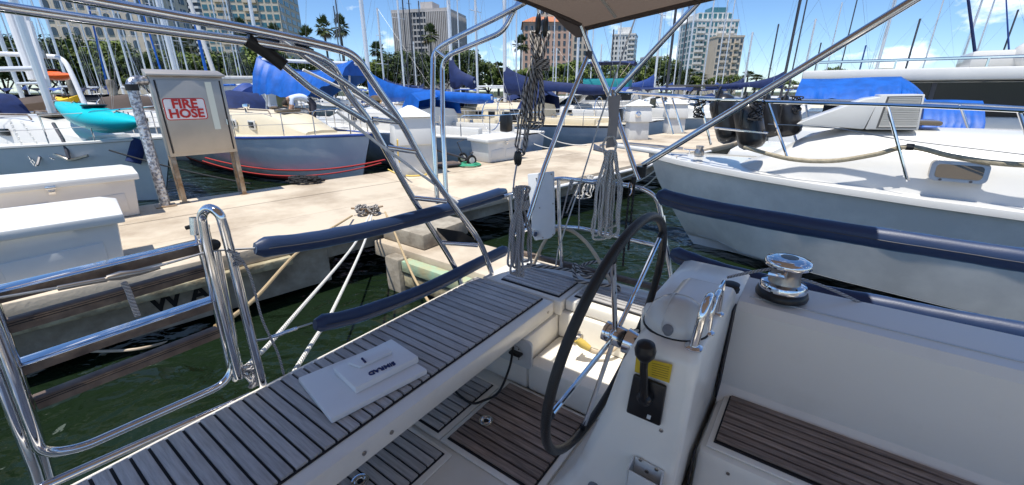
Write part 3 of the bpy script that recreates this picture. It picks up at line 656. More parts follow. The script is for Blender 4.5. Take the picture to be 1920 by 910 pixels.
def sailboat(name, label, bow, heading, Lg, B, fb, fs, hm, dm, cabm_, mastx, mh, mm, boomL=3.6, cover=None, furl=None, ports=4, stripe=None, detail=2, group=None, frame=None, cabh=.45, covr=.17, covsag=0, boomz=1.15, **kw):
    """bow = world point of the bow (water level), heading = angle the bow points to"""
    hv = Vector((math.cos(heading), math.sin(heading), 0)); c = Vector((bow[0],bow[1],0)) - hv*(Lg/2)
    rt = empty(name, c, heading, label, 'sailboat', group)
    rg = make_hull(rt, Lg, B, fb, fs, hm, dm, stripe, **kw)
    zc_ = (fb+fs)/2 - .02
    trunk_cabin(rt, Lg*.30, -Lg*.20, B*.14, B*.31, zc_, cabh, cabm_, ports, frame=frame)
    if detail > 0:
        rails(rt, rg, (.04,.2,.36,.52,.68,.84,.98), .6, -1); rails(rt, rg, (.04,.2,.36,.52,.68,.84,.98), .6, 1)
        b0 = rg[0][0]; l0, r0 = gun(rg,.12,-1), gun(rg,.12,1); H6 = Vector((0,0,.62))
        MB().tube(fillet([l0, l0+H6, b0+H6+Vector((.15,0,.05)), r0+H6, r0], .15), .014, 6).obj('pulpit', steel, rt, local=True)
        zt = fs-.05; x = -Lg*.20
        MB().box((x-Lg*.22,-B*.27,zt),(x,-B*.21,zt+.28)).box((x-Lg*.22,B*.21,zt),(x,B*.27,zt+.28)).obj('coaming', cabm_, rt, local=True, bev=.03)
    if detail > 0:
        zt_ = zc_+cabh*1.08
        MB().box((Lg*.12,-.26,zt_-.02),(Lg*.12+.5,.26,zt_+.05)).obj('deck_hatch', portb, rt, local=True, bev=.015)
        for sd_ in (-1,1):
            MB().tube([(Lg*.16,sd_*B*.17,zt_-.06),(Lg*.15,sd_*B*.17,zt_+.04),(-Lg*.10,sd_*B*.235,zt_+.04),(-Lg*.11,sd_*B*.235,zt_-.06)], .018, 6).obj('handrail', rung, rt, local=True)
            MB().lathe([(.09,0),(.07,.04),(.06,.12),(.08,.15)], (-Lg*.27,sd_*B*.24,fs+.2), 12).obj('winch', dsteel, rt, local=True)
            MB().lathe([(.05,0),(.05,.12),(.09,.18),(.085,.24),(.02,.26)], (Lg*.05,sd_*B*.2,zt_-.06), 10).obj('vent_cowl', steel, rt, local=True)
        dd_ = cover or (bimc, gelgrey, navyd, cream)[int(Lg*10) % 4]
        MB().loft([[(-Lg*.14-.55*u,-B*.30,zt_-.25*(1-u)*0-.22),(-Lg*.14-.55*u,-B*.27,zt_-.1+.55*math.sin(u*1.57)),(-Lg*.14-.55*u,0,zt_+.02+.55*math.sin(u*1.57)),(-Lg*.14-.55*u,B*.27,zt_-.1+.55*math.sin(u*1.57)),(-Lg*.14-.55*u,B*.30,zt_-.22)] for u in (0,.25,.5,.75,1,1.6)], closed=False).obj('spray_hood', dd_, rt, smooth=60, local=True)
        l1, r1 = gun(rg,.9,-1), gun(rg,.9,1); st_ = Vector((-Lg/2+.1,0,fs)); H6 = Vector((0,0,.62))
        MB().tube(fillet([l1,l1+H6,Vector((-Lg/2+.1,l1.y*.9,fs+.62)),Vector((-Lg/2+.1,r1.y*.9,fs+.62)),r1+H6,r1],.15), .014, 6).obj('pushpit', steel, rt, local=True)
        MB().box((-Lg/2+.02,.45,fs+.15),(-Lg/2+.30,.75,fs+.62)).obj('outboard_cowl', bplast, rt, local=True, bev=.06)
        MB().tube([(-Lg*.40,.45*math.cos(k*math.pi/10),fs+.55+.45*math.sin(k*math.pi/10)) for k in range(21)], .016, 6, cap=False).obj('steering_wheel', steel, rt, local=True)
    mast_rig(rt, mastx, zc_+cabh*.8, mh, mm, boomL, cover, rg, furl=furl, covr=covr, covsag=covsag, boomz=boomz)
    return rt, rg
# ================================================================ berthed boats on the far side of the pier
HB = math.atan2(-.6, .8)          # bow towards the pier
HS = HB + math.pi                 # stern towards the pier
# cream sailboat with chalky blue hull
boatC, rgC = sailboat('sailboat', 'cream decked sailboat with chalky blue hull and square portlights', (-3.35,10.25), HB, 10.6, 3.3, 1.36, 1.12, hullblue, cream, cream, 1.2, 13, alu, 0, None, None, 4, stripe=tarpb, frame=gelw, cabh=.55, fine=1.7)
for ch in list(boatC.children):
    if ch.name.split('.')[0] in ('mast','spreader','standing_rigging','forestay'): bpy.data.objects.remove(ch)
def wl_stripe(rt, rg, z0, z1, m, off=.012):
    """painted band round the hull between heights z0 and z1"""
    for side in (1, -1):
        rings = []
        for r in rg:
            half = r[5:] if side > 0 else r[5::-1]
            def at(z):
                for p, q in zip(half, half[1:]):
                    if p.z <= z <= q.z: f = (z-p.z)/max(1e-6,q.z-p.z); v = p.lerp(q, f); return Vector((v.x, v.y + side*off, v.z))
                return half[-1]
            rings.append([at(z0), at(z1)])
        MB().loft(rings, closed=False).obj('boot_stripe', m, rt, smooth=50, local=True)
wl_stripe(boatC, rgC, .02, .12, black); wl_stripe(boatC, rgC, .12, .20, orangeR); wl_stripe(boatC, rgC, .23, .27, gelw)
# big blue tarp over its boom: draped sheet with folds
def drape(name, label, cat, tops, drop, m, parent=None, thick=.35, seed=1, folds=9, amp=.05):
    P = smoothline(tops, 8); rnd = random.Random(seed); n = len(P); rings = []
    for i, p in enumerate(P):
        d = drop[0] + (drop[1]-drop[0])*i/(n-1); tdir = (P[min(i+1,n-1)]-P[max(i-1,0)]).normalized(); side = Vector((tdir.y,-tdir.x,0)).normalized()
        f = amp*math.sin(i*folds*2*math.pi/n)*rnd.uniform(.3,1.3); dd = d*(1+.05*math.sin(i*.55)+.03*math.sin(i*1.9))
        rings.append([p - side*thick - Vector((0,0,dd)), p - side*(thick*.75+f) - Vector((0,0,dd*.5)), p - side*thick*.25 - Vector((0,0,.04)), p + Vector((0,0,.02)), p + side*thick*.25 - Vector((0,0,.04)), p + side*(thick*.75+f) - Vector((0,0,dd*.5)), p + side*(thick+f) - Vector((0,0,dd))])
    ms = MB().loft(rings, closed=False); ms.add(rings[0], [tuple(range(7))]); ms.add(rings[-1], [tuple(range(7))])
    o = ms.obj(name, m, parent, smooth=75)
    if parent is None: tag(o, label, cat)
    return o
drape('tarp', 'bright blue tarp slung over the boom of the cream sailboat', 'tarp', [py(487,106,14.2),py(520,124,14.0),py(585,134,13.5),py(635,120,13.0),py(665,114,12.6)], (1.0,.42), tarp, None, .5, 2)
for px_, y0_, y1_ in ((500,160,205),(655,128,215)): MB().tube([py(px_,y0_,14.0 if px_ < 600 else 12.7), py(px_,y1_,14.0 if px_ < 600 else 12.7)], .03, 6).obj('tarp_prop', alu, boatC)
MB().tube([py(487,112,14.2), py(668,120,12.6)], .05, 8).obj('boom', alu, boatC)
# second: grey blue hull, blue boom cover
boatD, rgD = sailboat('sailboat', 'grey blue hulled sailboat with long bright blue boom cover', (.3-.82*11.4,12.6+.57*11.4), math.atan2(.57,-.82), 11.4, 3.4, 1.3, 1.12, hullgrey, gelw, gelw, 1.0, 14, alu, 5.6, tarp, None, 3, cabh=.6, covr=.17, boomz=.48, stripe=gelw)
# third: navy sail cover
boatE, rgE = sailboat('sailboat', 'cream sailboat with tall navy sail cover and square windows', (4.3-.85*11.6,16.2+.53*11.6), math.atan2(.53,-.85), 11.6, 3.5, 1.35, 1.15, hullgrey, cream, cream, -.4, 15, alu, 4.4, navyd, None, 5, cabh=.6, covr=.21, boomz=.7, stripe=black)
boatF, rgF = sailboat('sailboat', 'white sailboat with dark navy cover bundled at its mast', (-8.2,22.5), math.atan2(.55,-.83), 10.5, 3.3, 1.3, 1.1, hullwhite, gelw, cream, -1.6, 14, alu, 1.2, navyd, None, 4, covr=.28, detail=1)
# boat A, left, with kayaks
boatA, rgA = sailboat('sailboat', 'white sailboat with pulpit and anchor carrying a teal kayak', (-7.35,9.3), -.28, 9.4, 3.3, 1.40, 1.2, hullwhite, gelw, gelw, 1.2, 12, alu, 3.0, None, None, 3, cabh=.5)
A_ = Vector((-7.35,9.3,0))
MB().tube([py(250,305,9.0),py(262,262,9.2)], .13, 12).obj('fender_sock', navyd, boatA)
an = smoothline([py(70,310,8.7),py(82,283,8.9),py(118,296,8.8),py(133,300,8.8),py(165,292,8.8)],5); MB().tube(an, .028, 6).obj('anchor', dsteel, boatA)
MB().tube([py(100,232,9.2),py(118,262,8.9),py(130,298,8.8)], .035, 6).obj('anchor_shank', dmast, boatA)
def chain(pts, name, parent, m, r=.03):
    P = smoothline(pts, 10); mm = MB()
    for i in range(0, len(P)-1):
        a, b_ = P[i], P[i+1]; d = (b_-a); c = (a+b_)/2; L_ = d.length*.62; d.normalize(); s = d.cross(Vector((.3,.5,.8) if i % 2 else (.8,-.3,.2))).normalized()*r
        mm.tube([c-d*L_, c-d*L_*.5+s, c+d*L_*.5+s, c+d*L_, c+d*L_*.5-s, c-d*L_*.5-s, c-d*L_], r*.3, 4, cap=False)
    return mm.obj(name, m, parent)
chain([py(18,225,9.2),py(36,262,9.0),py(66,312,8.7)], 'anchor_chain', boatA, gelw, .022); chain([py(40,228,9.2),py(70,270,9.0),py(100,300,8.8)], 'anchor_chain', boatA, gelw, .02)
def kayak(name, label, p, q, wid, ht, m, group=None):
    p, q = Vector(p), Vector(q); d = (q-p); L_ = d.length; d.normalize(); s = Vector((d.y,-d.x,0)).normalized(); u_ = Vector((0,0,1)); rings = []
    for i in range(15):
        u = i/14; k = max(.04, math.sin(math.pi*u)**.75); c = p.lerp(q,u) + u_*(.12*(2*u-1)**2)
        rings.append([c + s*(wid/2*k*math.cos(a)) + u_*(ht/2*k*math.sin(a)*(1 if math.sin(a) < 0 else .7)) for a in [j*math.pi/5 for j in range(10)]])
    rt = empty(name, (p+q)/2, 0, label, 'kayak'); MB().loft(rings).obj('hull', m, rt, smooth=60)
    c = (p+q)/2 + u_*ht*.32; MB().lathe([(wid*.22,0),(wid*.27,.02),(wid*.30,.05),(wid*.25,.06)], c, 14).obj('cockpit_rim', black, rt)
    for u in (.25,.75): MB().tube([p.lerp(q,u)-s*wid*.36+u_*.05, p.lerp(q,u)+u_*ht*.36, p.lerp(q,u)+s*wid*.36+u_*.05], .012, 5).obj('deck_strap', black, rt)
    return rt
kayak('kayak', 'teal kayak lashed on its side along the white sailboat deck', py(108,202,9.9), py(268,240,8.7), .75, .62, kteal)
kayak('kayak', 'orange kayak on a rack behind the teal kayak', py(60,133,15), py(140,148,14), .6, .34, korange)
kayak('kayak', 'small yellow kayak lying behind the teal kayak', py(108,190,12.5), py(152,186,12.5), .5, .2, kyel)
# radar arch boat at far left
boatG, rgG = sailboat('sailboat', 'white sailboat at far left with white tubular radar arch', (-9.5,14.8), -.5, 10, 3.3, 1.3, 1.1, hullwhite, gelw, gelw, 2.2, 12, alu, 3.0, None, gelw, 3, detail=1)
wtube = mat('white_tube', (.80,.80,.80), .3)
MB().tube(fillet([py(-40,100,11.5),py(55,103,11.5),py(118,108,11.5),py(135,140,11.4),py(160,198,11.3)], .5), .055, 10).obj('radar_arch', wtube, boatG)
for a, b_, r_ in (((14,15),(62,150),.085),((44,20),(82,165),.07)): MB().tube([py(*a,11.2), py(*b_,11.0)], r_, 10).obj('furled_sail', wtube, boatG)
MB().lathe([(.12,-.16),(.12,.0),(.09,.02)], py(70,95,10.6), 14).obj('furler_drum', dsteel, boatG)
MB().tube([py(55,40,10.6),py(92,165,10.4)], .05, 8).obj('roller_foil', wtube, boatG)
# houseboat behind the cabinet
hb = empty('houseboat', py(440,200,26)*1, .3, 'pale houseboat with flat overhanging roof behind the blue tarp', 'houseboat'); hb.location.z = 0; MW[hb] = Matrix.Translation(hb.location) @ Matrix.Rotation(.3,4,'Z')
MB().box((-2.6,-1.6,-.3),(3.4,1.8,.7)).obj('hull', hullwhite, hb, local=True, bev=.1)
MB().box((-2.3,-1.3,.7),(3.2,1.5,2.95)).obj('cabin', gelgrey, hb, local=True, bev=.03)
MB().box((-2.9,-1.9,2.955),(3.7,2.0,3.12)).obj('roof', wallw, hb, local=True, bev=.03)
for x in (.2,.75): MB().box((x-.17,-1.34,1.5),(x+.17,-1.29,2.2)).obj('window', glassd, hb, local=True)
MB().box((1.9,-.6,3.125),(2.7,.3,4.0)).obj('roof_locker', cream, hb, local=True, bev=.1)
# blue inflatable standing on edge
inf = empty('inflatable_dinghy', py(445,205,15.5), 0, 'blue covered inflatable dinghy tilted up beside the cream sailboat', 'dinghy')
MB().tube(smoothline([py(432,205,15.5),py(440,188,15.5),py(463,170,15.8),py(468,178,16.2),py(450,196,16.2)],5), .26, 10).obj('tube', tarpb, inf)
MB().prism([py(436,208,15.6),py(458,190,15.7),py(460,200,16),py(440,215,16)], (0,.1,0)).obj('floor', gelgrey, inf)
# person bending over a bucket on the cream sailboat's deck
def skin_mesh(edges, verts, name, lv=2):
    me = bpy.data.meshes.new(name); me.from_pydata([v[:3] for v in verts], edges, []); o = bpy.data.objects.new('tmp', me); COL.objects.link(o)
    md = o.modifiers.new('s','SKIN')
    for i, v in enumerate(verts): me.skin_vertices[0].data[i].radius = (v[3], v[4] if len(v) > 4 else v[3]); me.skin_vertices[0].data[i].use_root = (i == 0)
    o.modifiers.new('d','SUBSURF').levels = lv; dg = bpy.context.evaluated_depsgraph_get(); dg.update(); r_ = bpy.data.meshes.new_from_object(o.evaluated_get(dg)); bpy.data.objects.remove(o); r_.name = name; r_.shade_smooth(); return r_
skinm = mat('skin', (.45,.27,.18), .6); shirt = mat('pale_blue_shirt', (.55,.62,.74), .8, bump=.4, bscale=12); shorts = mat('dark_shorts', (.05,.05,.07), .8); hairm = mat('dark_hair', (.03,.022,.017), .7)
V = [(0,0,.92,.15,.13),(.22,0,1.02,.15,.14),(.48,0,1.03,.17,.15),(.60,0,.98,.07),(.68,0,.90,.07),(.73,0,.83,.095),(.76,0,.75,.07),
     (.52,.19,.98,.065),(.56,.24,.72,.045),(.60,.17,.50,.035),(.62,.14,.42,.04),(.52,-.19,.98,.065),(.58,-.23,.74,.045),(.66,-.16,.52,.035),(.68,-.13,.44,.04),
     (-.02,.11,.82,.10),(.02,.13,.45,.07),(-.04,.13,.09,.05),(.10,.13,.05,.045),(-.02,-.11,.82,.10),(.06,-.13,.45,.07),(0,-.13,.09,.05),(.14,-.13,.05,.045)]
Ed = [(0,1),(1,2),(2,3),(3,4),(4,5),(5,6),(2,7),(7,8),(8,9),(9,10),(2,11),(11,12),(12,13),(13,14),(0,15),(15,16),(16,17),(17,18),(0,19),(19,20),(20,21),(21,22)]
pme = skin_mesh(Ed, V, 'body')
for m_ in (skinm, shirt, shorts, hairm): pme.materials.append(m_)
for p in pme.polygons:
    c = p.center
    p.material_index = 2 if (c.z > .42 and c.x < .16 and c.z < 1.0 and not c.x > .12) else 1 if (c.x < .60 and c.z > .80) else 3 if (c.x > .66 and c.z > .78) else 0
pp_ = py(588,212,13.2); pr = empty('person', (pp_.x,pp_.y,1.18), math.pi+.5, 'person in pale blue shirt bending over a bucket on the cream sailboat', 'person')
link('body', pme, None, pr)
bk = py(573,205,13.0); tag(MB().lathe([(.10,0),(.13,.24),(.14,.25),(.12,.25),(.10,.02)], (bk.x,bk.y,1.42), 14).obj('bucket', tarp), 'blue bucket on the cream sailboat deck below the bending person', 'bucket')
# clutter on the cream sailboat's after deck
crate = MB().box((-.25,-.2,0),(.25,.2,.35)).obj('locker', mat('olive_canvas',(.20,.22,.13),.9), None, bev=.03, local=True); crate.location = py(538,200,14.2); crate.rotation_euler = (0,0,.4); tag(crate, 'olive canvas crate under the blue tarp', 'crate')
gr = py(705,190,12.3); tag(MB().lathe([(.02,0),(.10,.02),(.19,.10),(.20,.13),(.18,.20),(.08,.25),(.02,.26)], (gr.x,gr.y,gr.z-.1), 18).obj('kettle_grill', mat('copper_kettle',(.48,.30,.16),.3,.9)), 'round copper coloured rail grill on the cream sailboat', 'grill')
ch = empty('deck_chair', py(600,185,14.6), .6, 'white slatted deck chair standing under the blue tarp', 'chair')
MB().tube([(0,0,0),(0,0,.75)], .02, 6).tube([(.45,0,0),(.45,0,.75)], .02, 6).tube([(0,.4,0),(0,.4,.4)], .02, 6).tube([(.45,.4,0),(.45,.4,.4)], .02, 6).obj('leg', wtube, ch, local=True)
for k in range(4): MB().box((0,-.01,.42+k*.09),(.45,.01,.48+k*.09)).obj('slat', wtube, ch, local=True)
MB().box((-.02,0,.38),(.47,.42,.41)).obj('seat', wtube, ch, local=True)
# ================================================================ fleet of generic sailboats farther out
fleet = [ # mast column at row 150, depth, mast mat, furl mat, cover mat, top row or None
 (30,19,alu,None,None,None),(125,30,alu,None,tarpb,None),(160,38,alu,None,None,None),(205,42,alu,None,navyd,None),(224,34,alu,tarp,None,None),(248,40,alu,None,None,None),(278,46,alu,None,tarp,None),(292,36,alu,tarp,None,None),
 (340,44,alu,None,None,None),(356,48,alu,None,None,None),(390,25,tarp,None,tarp,None),(495,21,alu,None,None,None),(720,38,alu,None,navyd,15),(757,36,alu,None,tarp,None),(766,52,dmast,None,None,None),(780,56,alu,None,None,78),
 (895,30,alu,None,navyd,None),(968,44,alu,None,None,None),(1010,50,alu,None,navyd,None),(1081,27,alu,None,navyd,None),(1042,55,alu,None,None,90),(1144,58,dmast,None,None,55),(1124,52,alu,None,None,83),(1228,30,alu,None,tarpb,None),(1252,27,dmast,None,None,None),(1286,40,alu,None,None,None),(1318,52,alu,None,None,None),
 (1396,38,alu,None,navyd,60),(1440,50,dmast,None,None,45),(1470,27,dmast,None,navyd,None),(1505,40,alu,None,None,35),(1524,56,dmast,None,None,80),(1607,52,tarpb,None,None,85),(1638,25,alu,navyd,None,None),(1692,42,dmast,None,None,35),(1792,40,alu,tarpb,None,None),(1862,48,dmast,None,None,18)]
rnd2 = random.Random(21)
fleet += [(rnd2.choice((40,70,110,175,190,262,310,322,372,420,455,560,600,640,735,770,800,825,870,915,1000,1030,1060,1100,1160,1215,1268,1332,1350,1420,1456,1490,1545,1575,1660,1720,1745,1815,1840)) + rnd2.uniform(-8,8), rnd2.uniform(50,72), rnd2.choice((alu,alu,dmast)), None, rnd2.choice((None,navyd,tarpb)), None) for k in range(30)]
hulls = [hullwhite, gelgrey, hullwhite, hullgrey, cream]; rnd = random.Random(11)
words = {alu:'bare aluminium mast', dmast:'dark mast', tarp:'bright blue wrapped mast', tarpb:'royal blue mast'}
cov = {None:'no boom cover', navyd:'navy boom cover', tarp:'bright blue boom cover', tarpb:'royal blue boom cover'}
hw = {id(hullwhite):'white', id(gelgrey):'pale grey', id(hullgrey):'slate blue', id(cream):'cream'}
for i, (px_, Y, mm, fu, cv, tr_) in enumerate(fleet):
    if i % 3 == 1: cv = None
    base = py(px_, 150, Y); hm_ = hulls[i % 5]; Lg = rnd.uniform(8.5, 11); top = py(px_, tr_, Y).z if tr_ is not None else rnd.uniform(13.5, 17); hd = (HB if i % 2 else HS) + rnd.uniform(-.12,.12)
    hv = Vector((math.cos(hd), math.sin(hd), 0)); mxl = Lg*.08; bow = Vector((base.x,base.y,0)) + hv*(Lg/2-mxl)
    lb = '%s sailboat in the marina with %s and %s' % (hw[id(hm_)], words[mm], ('furled blue headsail' if fu else cov[cv]))
    sailboat('sailboat', lb, bow, hd, Lg, Lg*.31, 1.25, 1.05, hm_, gelw, gelw if i % 3 else cream, mxl, top-1.5, mm, Lg*.34, cv, fu, 3, detail=1 if Y < 40 else 0, group='sailboats out in the marina: '+lb)
# ---------------------------------------------------------------- small motor boats out in the marina
def cruiser(name, label, p, hd, Lg, B, canvas, hm=hullwhite, fly=False, group=None, tcol=None):
    rt = empty(name, (p.x,p.y,0), hd, label, 'motorboat', group)
    rg = make_hull(rt, Lg, B, 1.35, 1.0, hm, gelw, None, tr=.92, fine=2.2)
    trunk_cabin(rt, Lg*.30, -Lg*.05, B*.12, B*.36, 1.15, .55, gelw, 3)
    MB().loft([[(Lg*.08,-B*.36,1.6),(Lg*.08,B*.36,1.6)],[(-Lg*.02,-B*.33,2.15),(-Lg*.02,B*.33,2.15)]], closed=False).obj('windscreen', glassd, rt, smooth=0, local=True)
    MB().box((-Lg*.34,-B*.37,1.0),(-Lg*.04,B*.37,1.5)).obj('cockpit_side', gelw, rt, local=True, bev=.08)
    if fly:
        MB().box((-Lg*.28,-B*.34,1.5),(Lg*.06,B*.34,2.55)).obj('deckhouse', gelw, rt, local=True, bev=.08)
        for s in (-1,1): MB().box((-Lg*.22,s*B*.34-.02,1.85),(Lg*.02,s*B*.34+.02,2.3)).obj('window', glassd, rt, local=True)
        MB().box((-Lg*.24,-B*.30,2.56),(Lg*.0,B*.30,3.05)).obj('flybridge', tcol or gelw, rt, local=True, bev=.06)
    z = 3.9 if fly else 2.45; x0, x1 = (-Lg*.24, Lg*.02) if fly else (-Lg*.36, Lg*.0)
    MB().loft([[(x0+(x1-x0)*u, -B*.36, z-.12*(abs(2*u-1)**3)), (x0+(x1-x0)*u, -B*.2, z+.08), (x0+(x1-x0)*u, B*.2, z+.08), (x0+(x1-x0)*u, B*.36, z-.12*(abs(2*u-1)**3))] for u in [k/6 for k in range(7)]], closed=False).obj('bimini_top', canvas, rt, smooth=60, local=True)
    for s in (-1,1):
        for x in (x0+.2, x1-.2): MB().tube([(x,s*B*.35,z-.05),((x0+x1)/2+(x-(x0+x1)/2)*.5,s*B*.36,1.5 if not fly else 3.0)], .018, 5).obj('canopy_leg', steel, rt, local=True)
    rails(rt, rg, (.03,.15,.3,.45), .55, -1); rails(rt, rg, (.03,.15,.3,.45), .55, 1)
    return rt
cruiser('motor_cruiser', 'flybridge trawler with teal bridge sides and dark blue canopy', py(1178,200,27), HB+.3, 11, 3.9, navyd, fly=True, tcol=mat('teal_canvas',(.02,.27,.30),.7))
cruiser('motor_cruiser', 'motor cruiser under a wide royal blue canopy near the flecked rope bundle', py(1080,212,23), HS, 8.5, 3.0, tarpb)
cruiser('motor_cruiser', 'white open cruiser with round hull ports and clear canopy beyond the pedestals', py(1300,215,23), HB, 8.5, 3.0, navyd)
gmot = [(960,30,navyd,'navy'),(905,40,tarpb,'royal blue'),(1020,34,navyd,'navy'),(1130,42,tarpb,'royal blue'),(1240,44,navyd,'navy'),(560,38,tarpb,'royal blue'),(620,44,navyd,'navy'),(700,48,tarpb,'royal blue'),(840,50,navyd,'navy'),(150,26,tarpb,'royal blue'),(215,30,navyd,'navy'),(60,28,navyd,'navy'),(330,34,tarpb,'royal blue'),(1360,50,navyd,'navy'),(1470,55,tarpb,'royal blue'),(480,30,navyd,'navy'),(760,30,tarpb,'royal blue')]
for i, (px_, Y, c, w_) in enumerate(gmot):
    lb = 'small white motorboat out in the marina under a %s canopy' % w_
    cruiser('motorboat', lb, py(px_,190,Y), (HB if i % 2 else HS)+rnd.uniform(-.3,.3), rnd.uniform(6.5,8.5), 2.7, c, group='small motorboats with %s canopies' % w_)
# mooring piles
for i, (px_, y_, Y) in enumerate(((205,150,21),(938,190,19.5),(130,150,24),(815,180,26),(1010,185,30),(1225,185,24),(1120,190,33))):
    b_ = py(px_, y_, Y); tag(MB().lathe([(.17,-1.2),(.165,b_.z-.15),(.15,b_.z),(.02,b_.z+.02)], (b_.x,b_.y,0), 12).obj('mooring_pile', timber if i % 2 else concg), 'weathered mooring pile standing between the moored boats', 'pile', 'mooring piles between the boats')
# ================================================================ big white motor cruiser alongside
Zv_ = Vector((0,0,1)); MA, MBc = 2.28, 7.0
boatM = empty('motor_cruiser', AB(-2,MBc,0), math.atan2(AX.y,AX.x), 'big white motor cruiser with grey shaded hull moored alongside', 'motorboat')
hullM = mat('cruiser_hull', (.90,.87,.81), .20, col2=(.70,.68,.64), scale=1.4, coat=.3, detail=11, lo=.40, hi=.66)  # mottling stands in for rippled light off the water, besides chalky gelcoat
def ML(x, y, z): return AB(MA-x, MBc-y, z)     # x aft of the bow, y towards our yacht (near side +)
xs = [0,.25,.6,1.0,1.6,2.3,3.2,4.4,6,8,10]
hbm = [.03,.24,.46,.66,.88,1.05,1.2,1.34,1.48,1.56,1.58]
wlx = lambda x, k: x + 1.25*(1-k)**1.3*max(0,1-x/9)
rings = []
for x, h in zip(xs, hbm):
    zs = 1.38-.035*x*max(0,1-x/14); r_ = []
    for s in (1,-1):
        seq = []
        for k in (0,.12,.32,.36,.6,.8,1.0):
            z = -.45 + (zs+.45)*k; y = h*(.02 + .98*(k**.9))*(.72+.28*k) if k < .33 else h*(.83+.17*((k-.36)/.64)**1.05)
            y *= (.35+.65*k) if x < .7 else 1
            seq.append(ML(wlx(x,k), s*max(y,.01), z))
        r_ += seq[::-1] if s > 0 else seq[1:]
    rings.append(r_)
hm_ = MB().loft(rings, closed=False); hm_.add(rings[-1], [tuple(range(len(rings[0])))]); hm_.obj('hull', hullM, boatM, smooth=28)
MB().loft([[r[0]+Vector((0,0,.012)), (r[0]+r[-1])/2+Vector((0,0,.05)), r[-1]+Vector((0,0,.012))] for r in rings], closed=False).obj('deck', gelw, boatM, smooth=50)
for s in (0,-1):
    out = [r[s] for r in rings]; off = BX*(-.035 if s == 0 else .035)
    MB().loft([[p+off*.9+Vector((0,0,.03)), p+off*1.1+Vector((0,0,-.0)), p+off*1.1+Vector((0,0,-.04)), p+off*.1+Vector((0,0,-.05)), p-off*.5+Vector((0,0,.035))] for p in out]).obj('rub_rail', gelw, boatM, smooth=60)
hp = MB().loft([[r[3]-BX*.006, r[3]-BX*.004-Vector((0,0,.012))] for r in rings[1:]], closed=False).obj('chine_line', gelgrey, boatM, smooth=0)
MB().loft([[r[5]+(r[4]-r[5])*.15-BX*.012, r[5]-BX*.012, r[6]-BX*.012] for r in rings[1:]], closed=False).obj('antifouling', mat('black_antifouling',(.008,.008,.009),.5), boatM, smooth=40)
MB().prism([ML(.25,-.22,1.40),ML(-.75,-.12,1.46),ML(-.75,.12,1.46),ML(.25,.22,1.40)], (0,0,.06)).obj('bow_platform', gelw, boatM, bev=.015)
# foredeck trunk
tr_ = []
for x, w_, h in ((1.25,.25,.02),(1.7,.50,.22),(2.1,.64,.50),(2.5,.72,.62),(3.6,.86,.66),(5,.98,.68),(9,1.06,.70)):
    z0 = 1.33-.02*x
    tr_.append([ML(x,w_+.12,z0-.05),ML(x,w_+.05,z0+h*.45),ML(x,w_*.9,z0+h*.85),ML(x,w_*.6,z0+h),ML(x,0,z0+h*1.06),ML(x,-w_*.6,z0+h),ML(x,-w_*.9,z0+h*.85),ML(x,-w_-.12,z0-.05)])
MB().loft(tr_, closed=False).obj('cabin_trunk', gelw, boatM, smooth=60)
pc = pB(1797,322,MBc-1.005); ex, ey = -AX, Vector((0,0,1))
def quadpanel(c, ex, ey, w_, h, r, d, n=5):
    return [c + ex*x + ey*z + Vector(d)*1 for x,_,z in rrect(w_,h,r,0,n)]
tn = BX
sl_ = (Vector((0,0,1))*.97 + BX*.22).normalized()
pl_ = MB().prism(quadpanel(pc,ex,sl_,.42,.20,.05,-BX*.03), BX*.08).obj('portlight_frame', dsteel, boatM, smooth=30)
MB().prism(quadpanel(pc,ex,sl_,.34,.135,.035,-BX*.037), BX*.02).obj('portlight_glass', portb, pl_, smooth=30)
for dx, dz in ((-.12,-.085),(.10,-.085)): MB().lathe([(.012,0),(.012,.012)], pc+ex*dx+sl_*dz-BX*.03, 8, -BX).obj('screw', dmast, pl_)
MB().prism([ML(x,y,1.33+.02+.62*1.02+.0) for x,y in ((2.75,.28),(3.3,.28),(3.3,-.28),(2.75,-.28))], (0,0,.05)).obj('deck_hatch', portb, boatM, bev=.02)
for x_ in (.55, 4.2):
    for sd__ in (1,-1):
        i_ = min(range(len(xs)), key=lambda k: abs(xs[k]-x_)); c_ = ML(x_, sd__*(hbm[i_]-.10), 1.42-.03*x_); ck = MB().tube([c_+AX*.12+Zv_*.045, c_+Zv_*.04, c_-AX*.12+Zv_*.045], .013, 8).obj('cleat', steel, boatM); MB().tube([c_+AX*.03-Zv_*.03, c_+AX*.03+Zv_*.04], .012, 6).obj('cleat_post', steel, ck)
an_ = MB().tube([ML(-.9,0,1.45),ML(-.35,0,1.52),ML(.5,0,1.50)], .022, 8).obj('anchor', dsteel, boatM); MB().prism([ML(-.95,-.16,1.38),ML(-.6,0,1.30),ML(-.95,.16,1.38),ML(-1.02,0,1.46)], (0,0,.02)).obj('fluke', dsteel, an_)
MB().lathe([(.07,0),(.075,.05),(.05,.10),(.06,.14)], ML(.75,0,1.42), 16).obj('windlass', dsteel, boatM)
for xx in (1.9, 4.9): MB().tube([ML(xx,hbm[4 if xx < 3 else 7]*.98-.08,1.36-.02*xx), ML(xx,.62 if xx < 3 else .98,1.40-.02*xx)], .004, 4).obj('deck_seam', gelgrey, boatM)
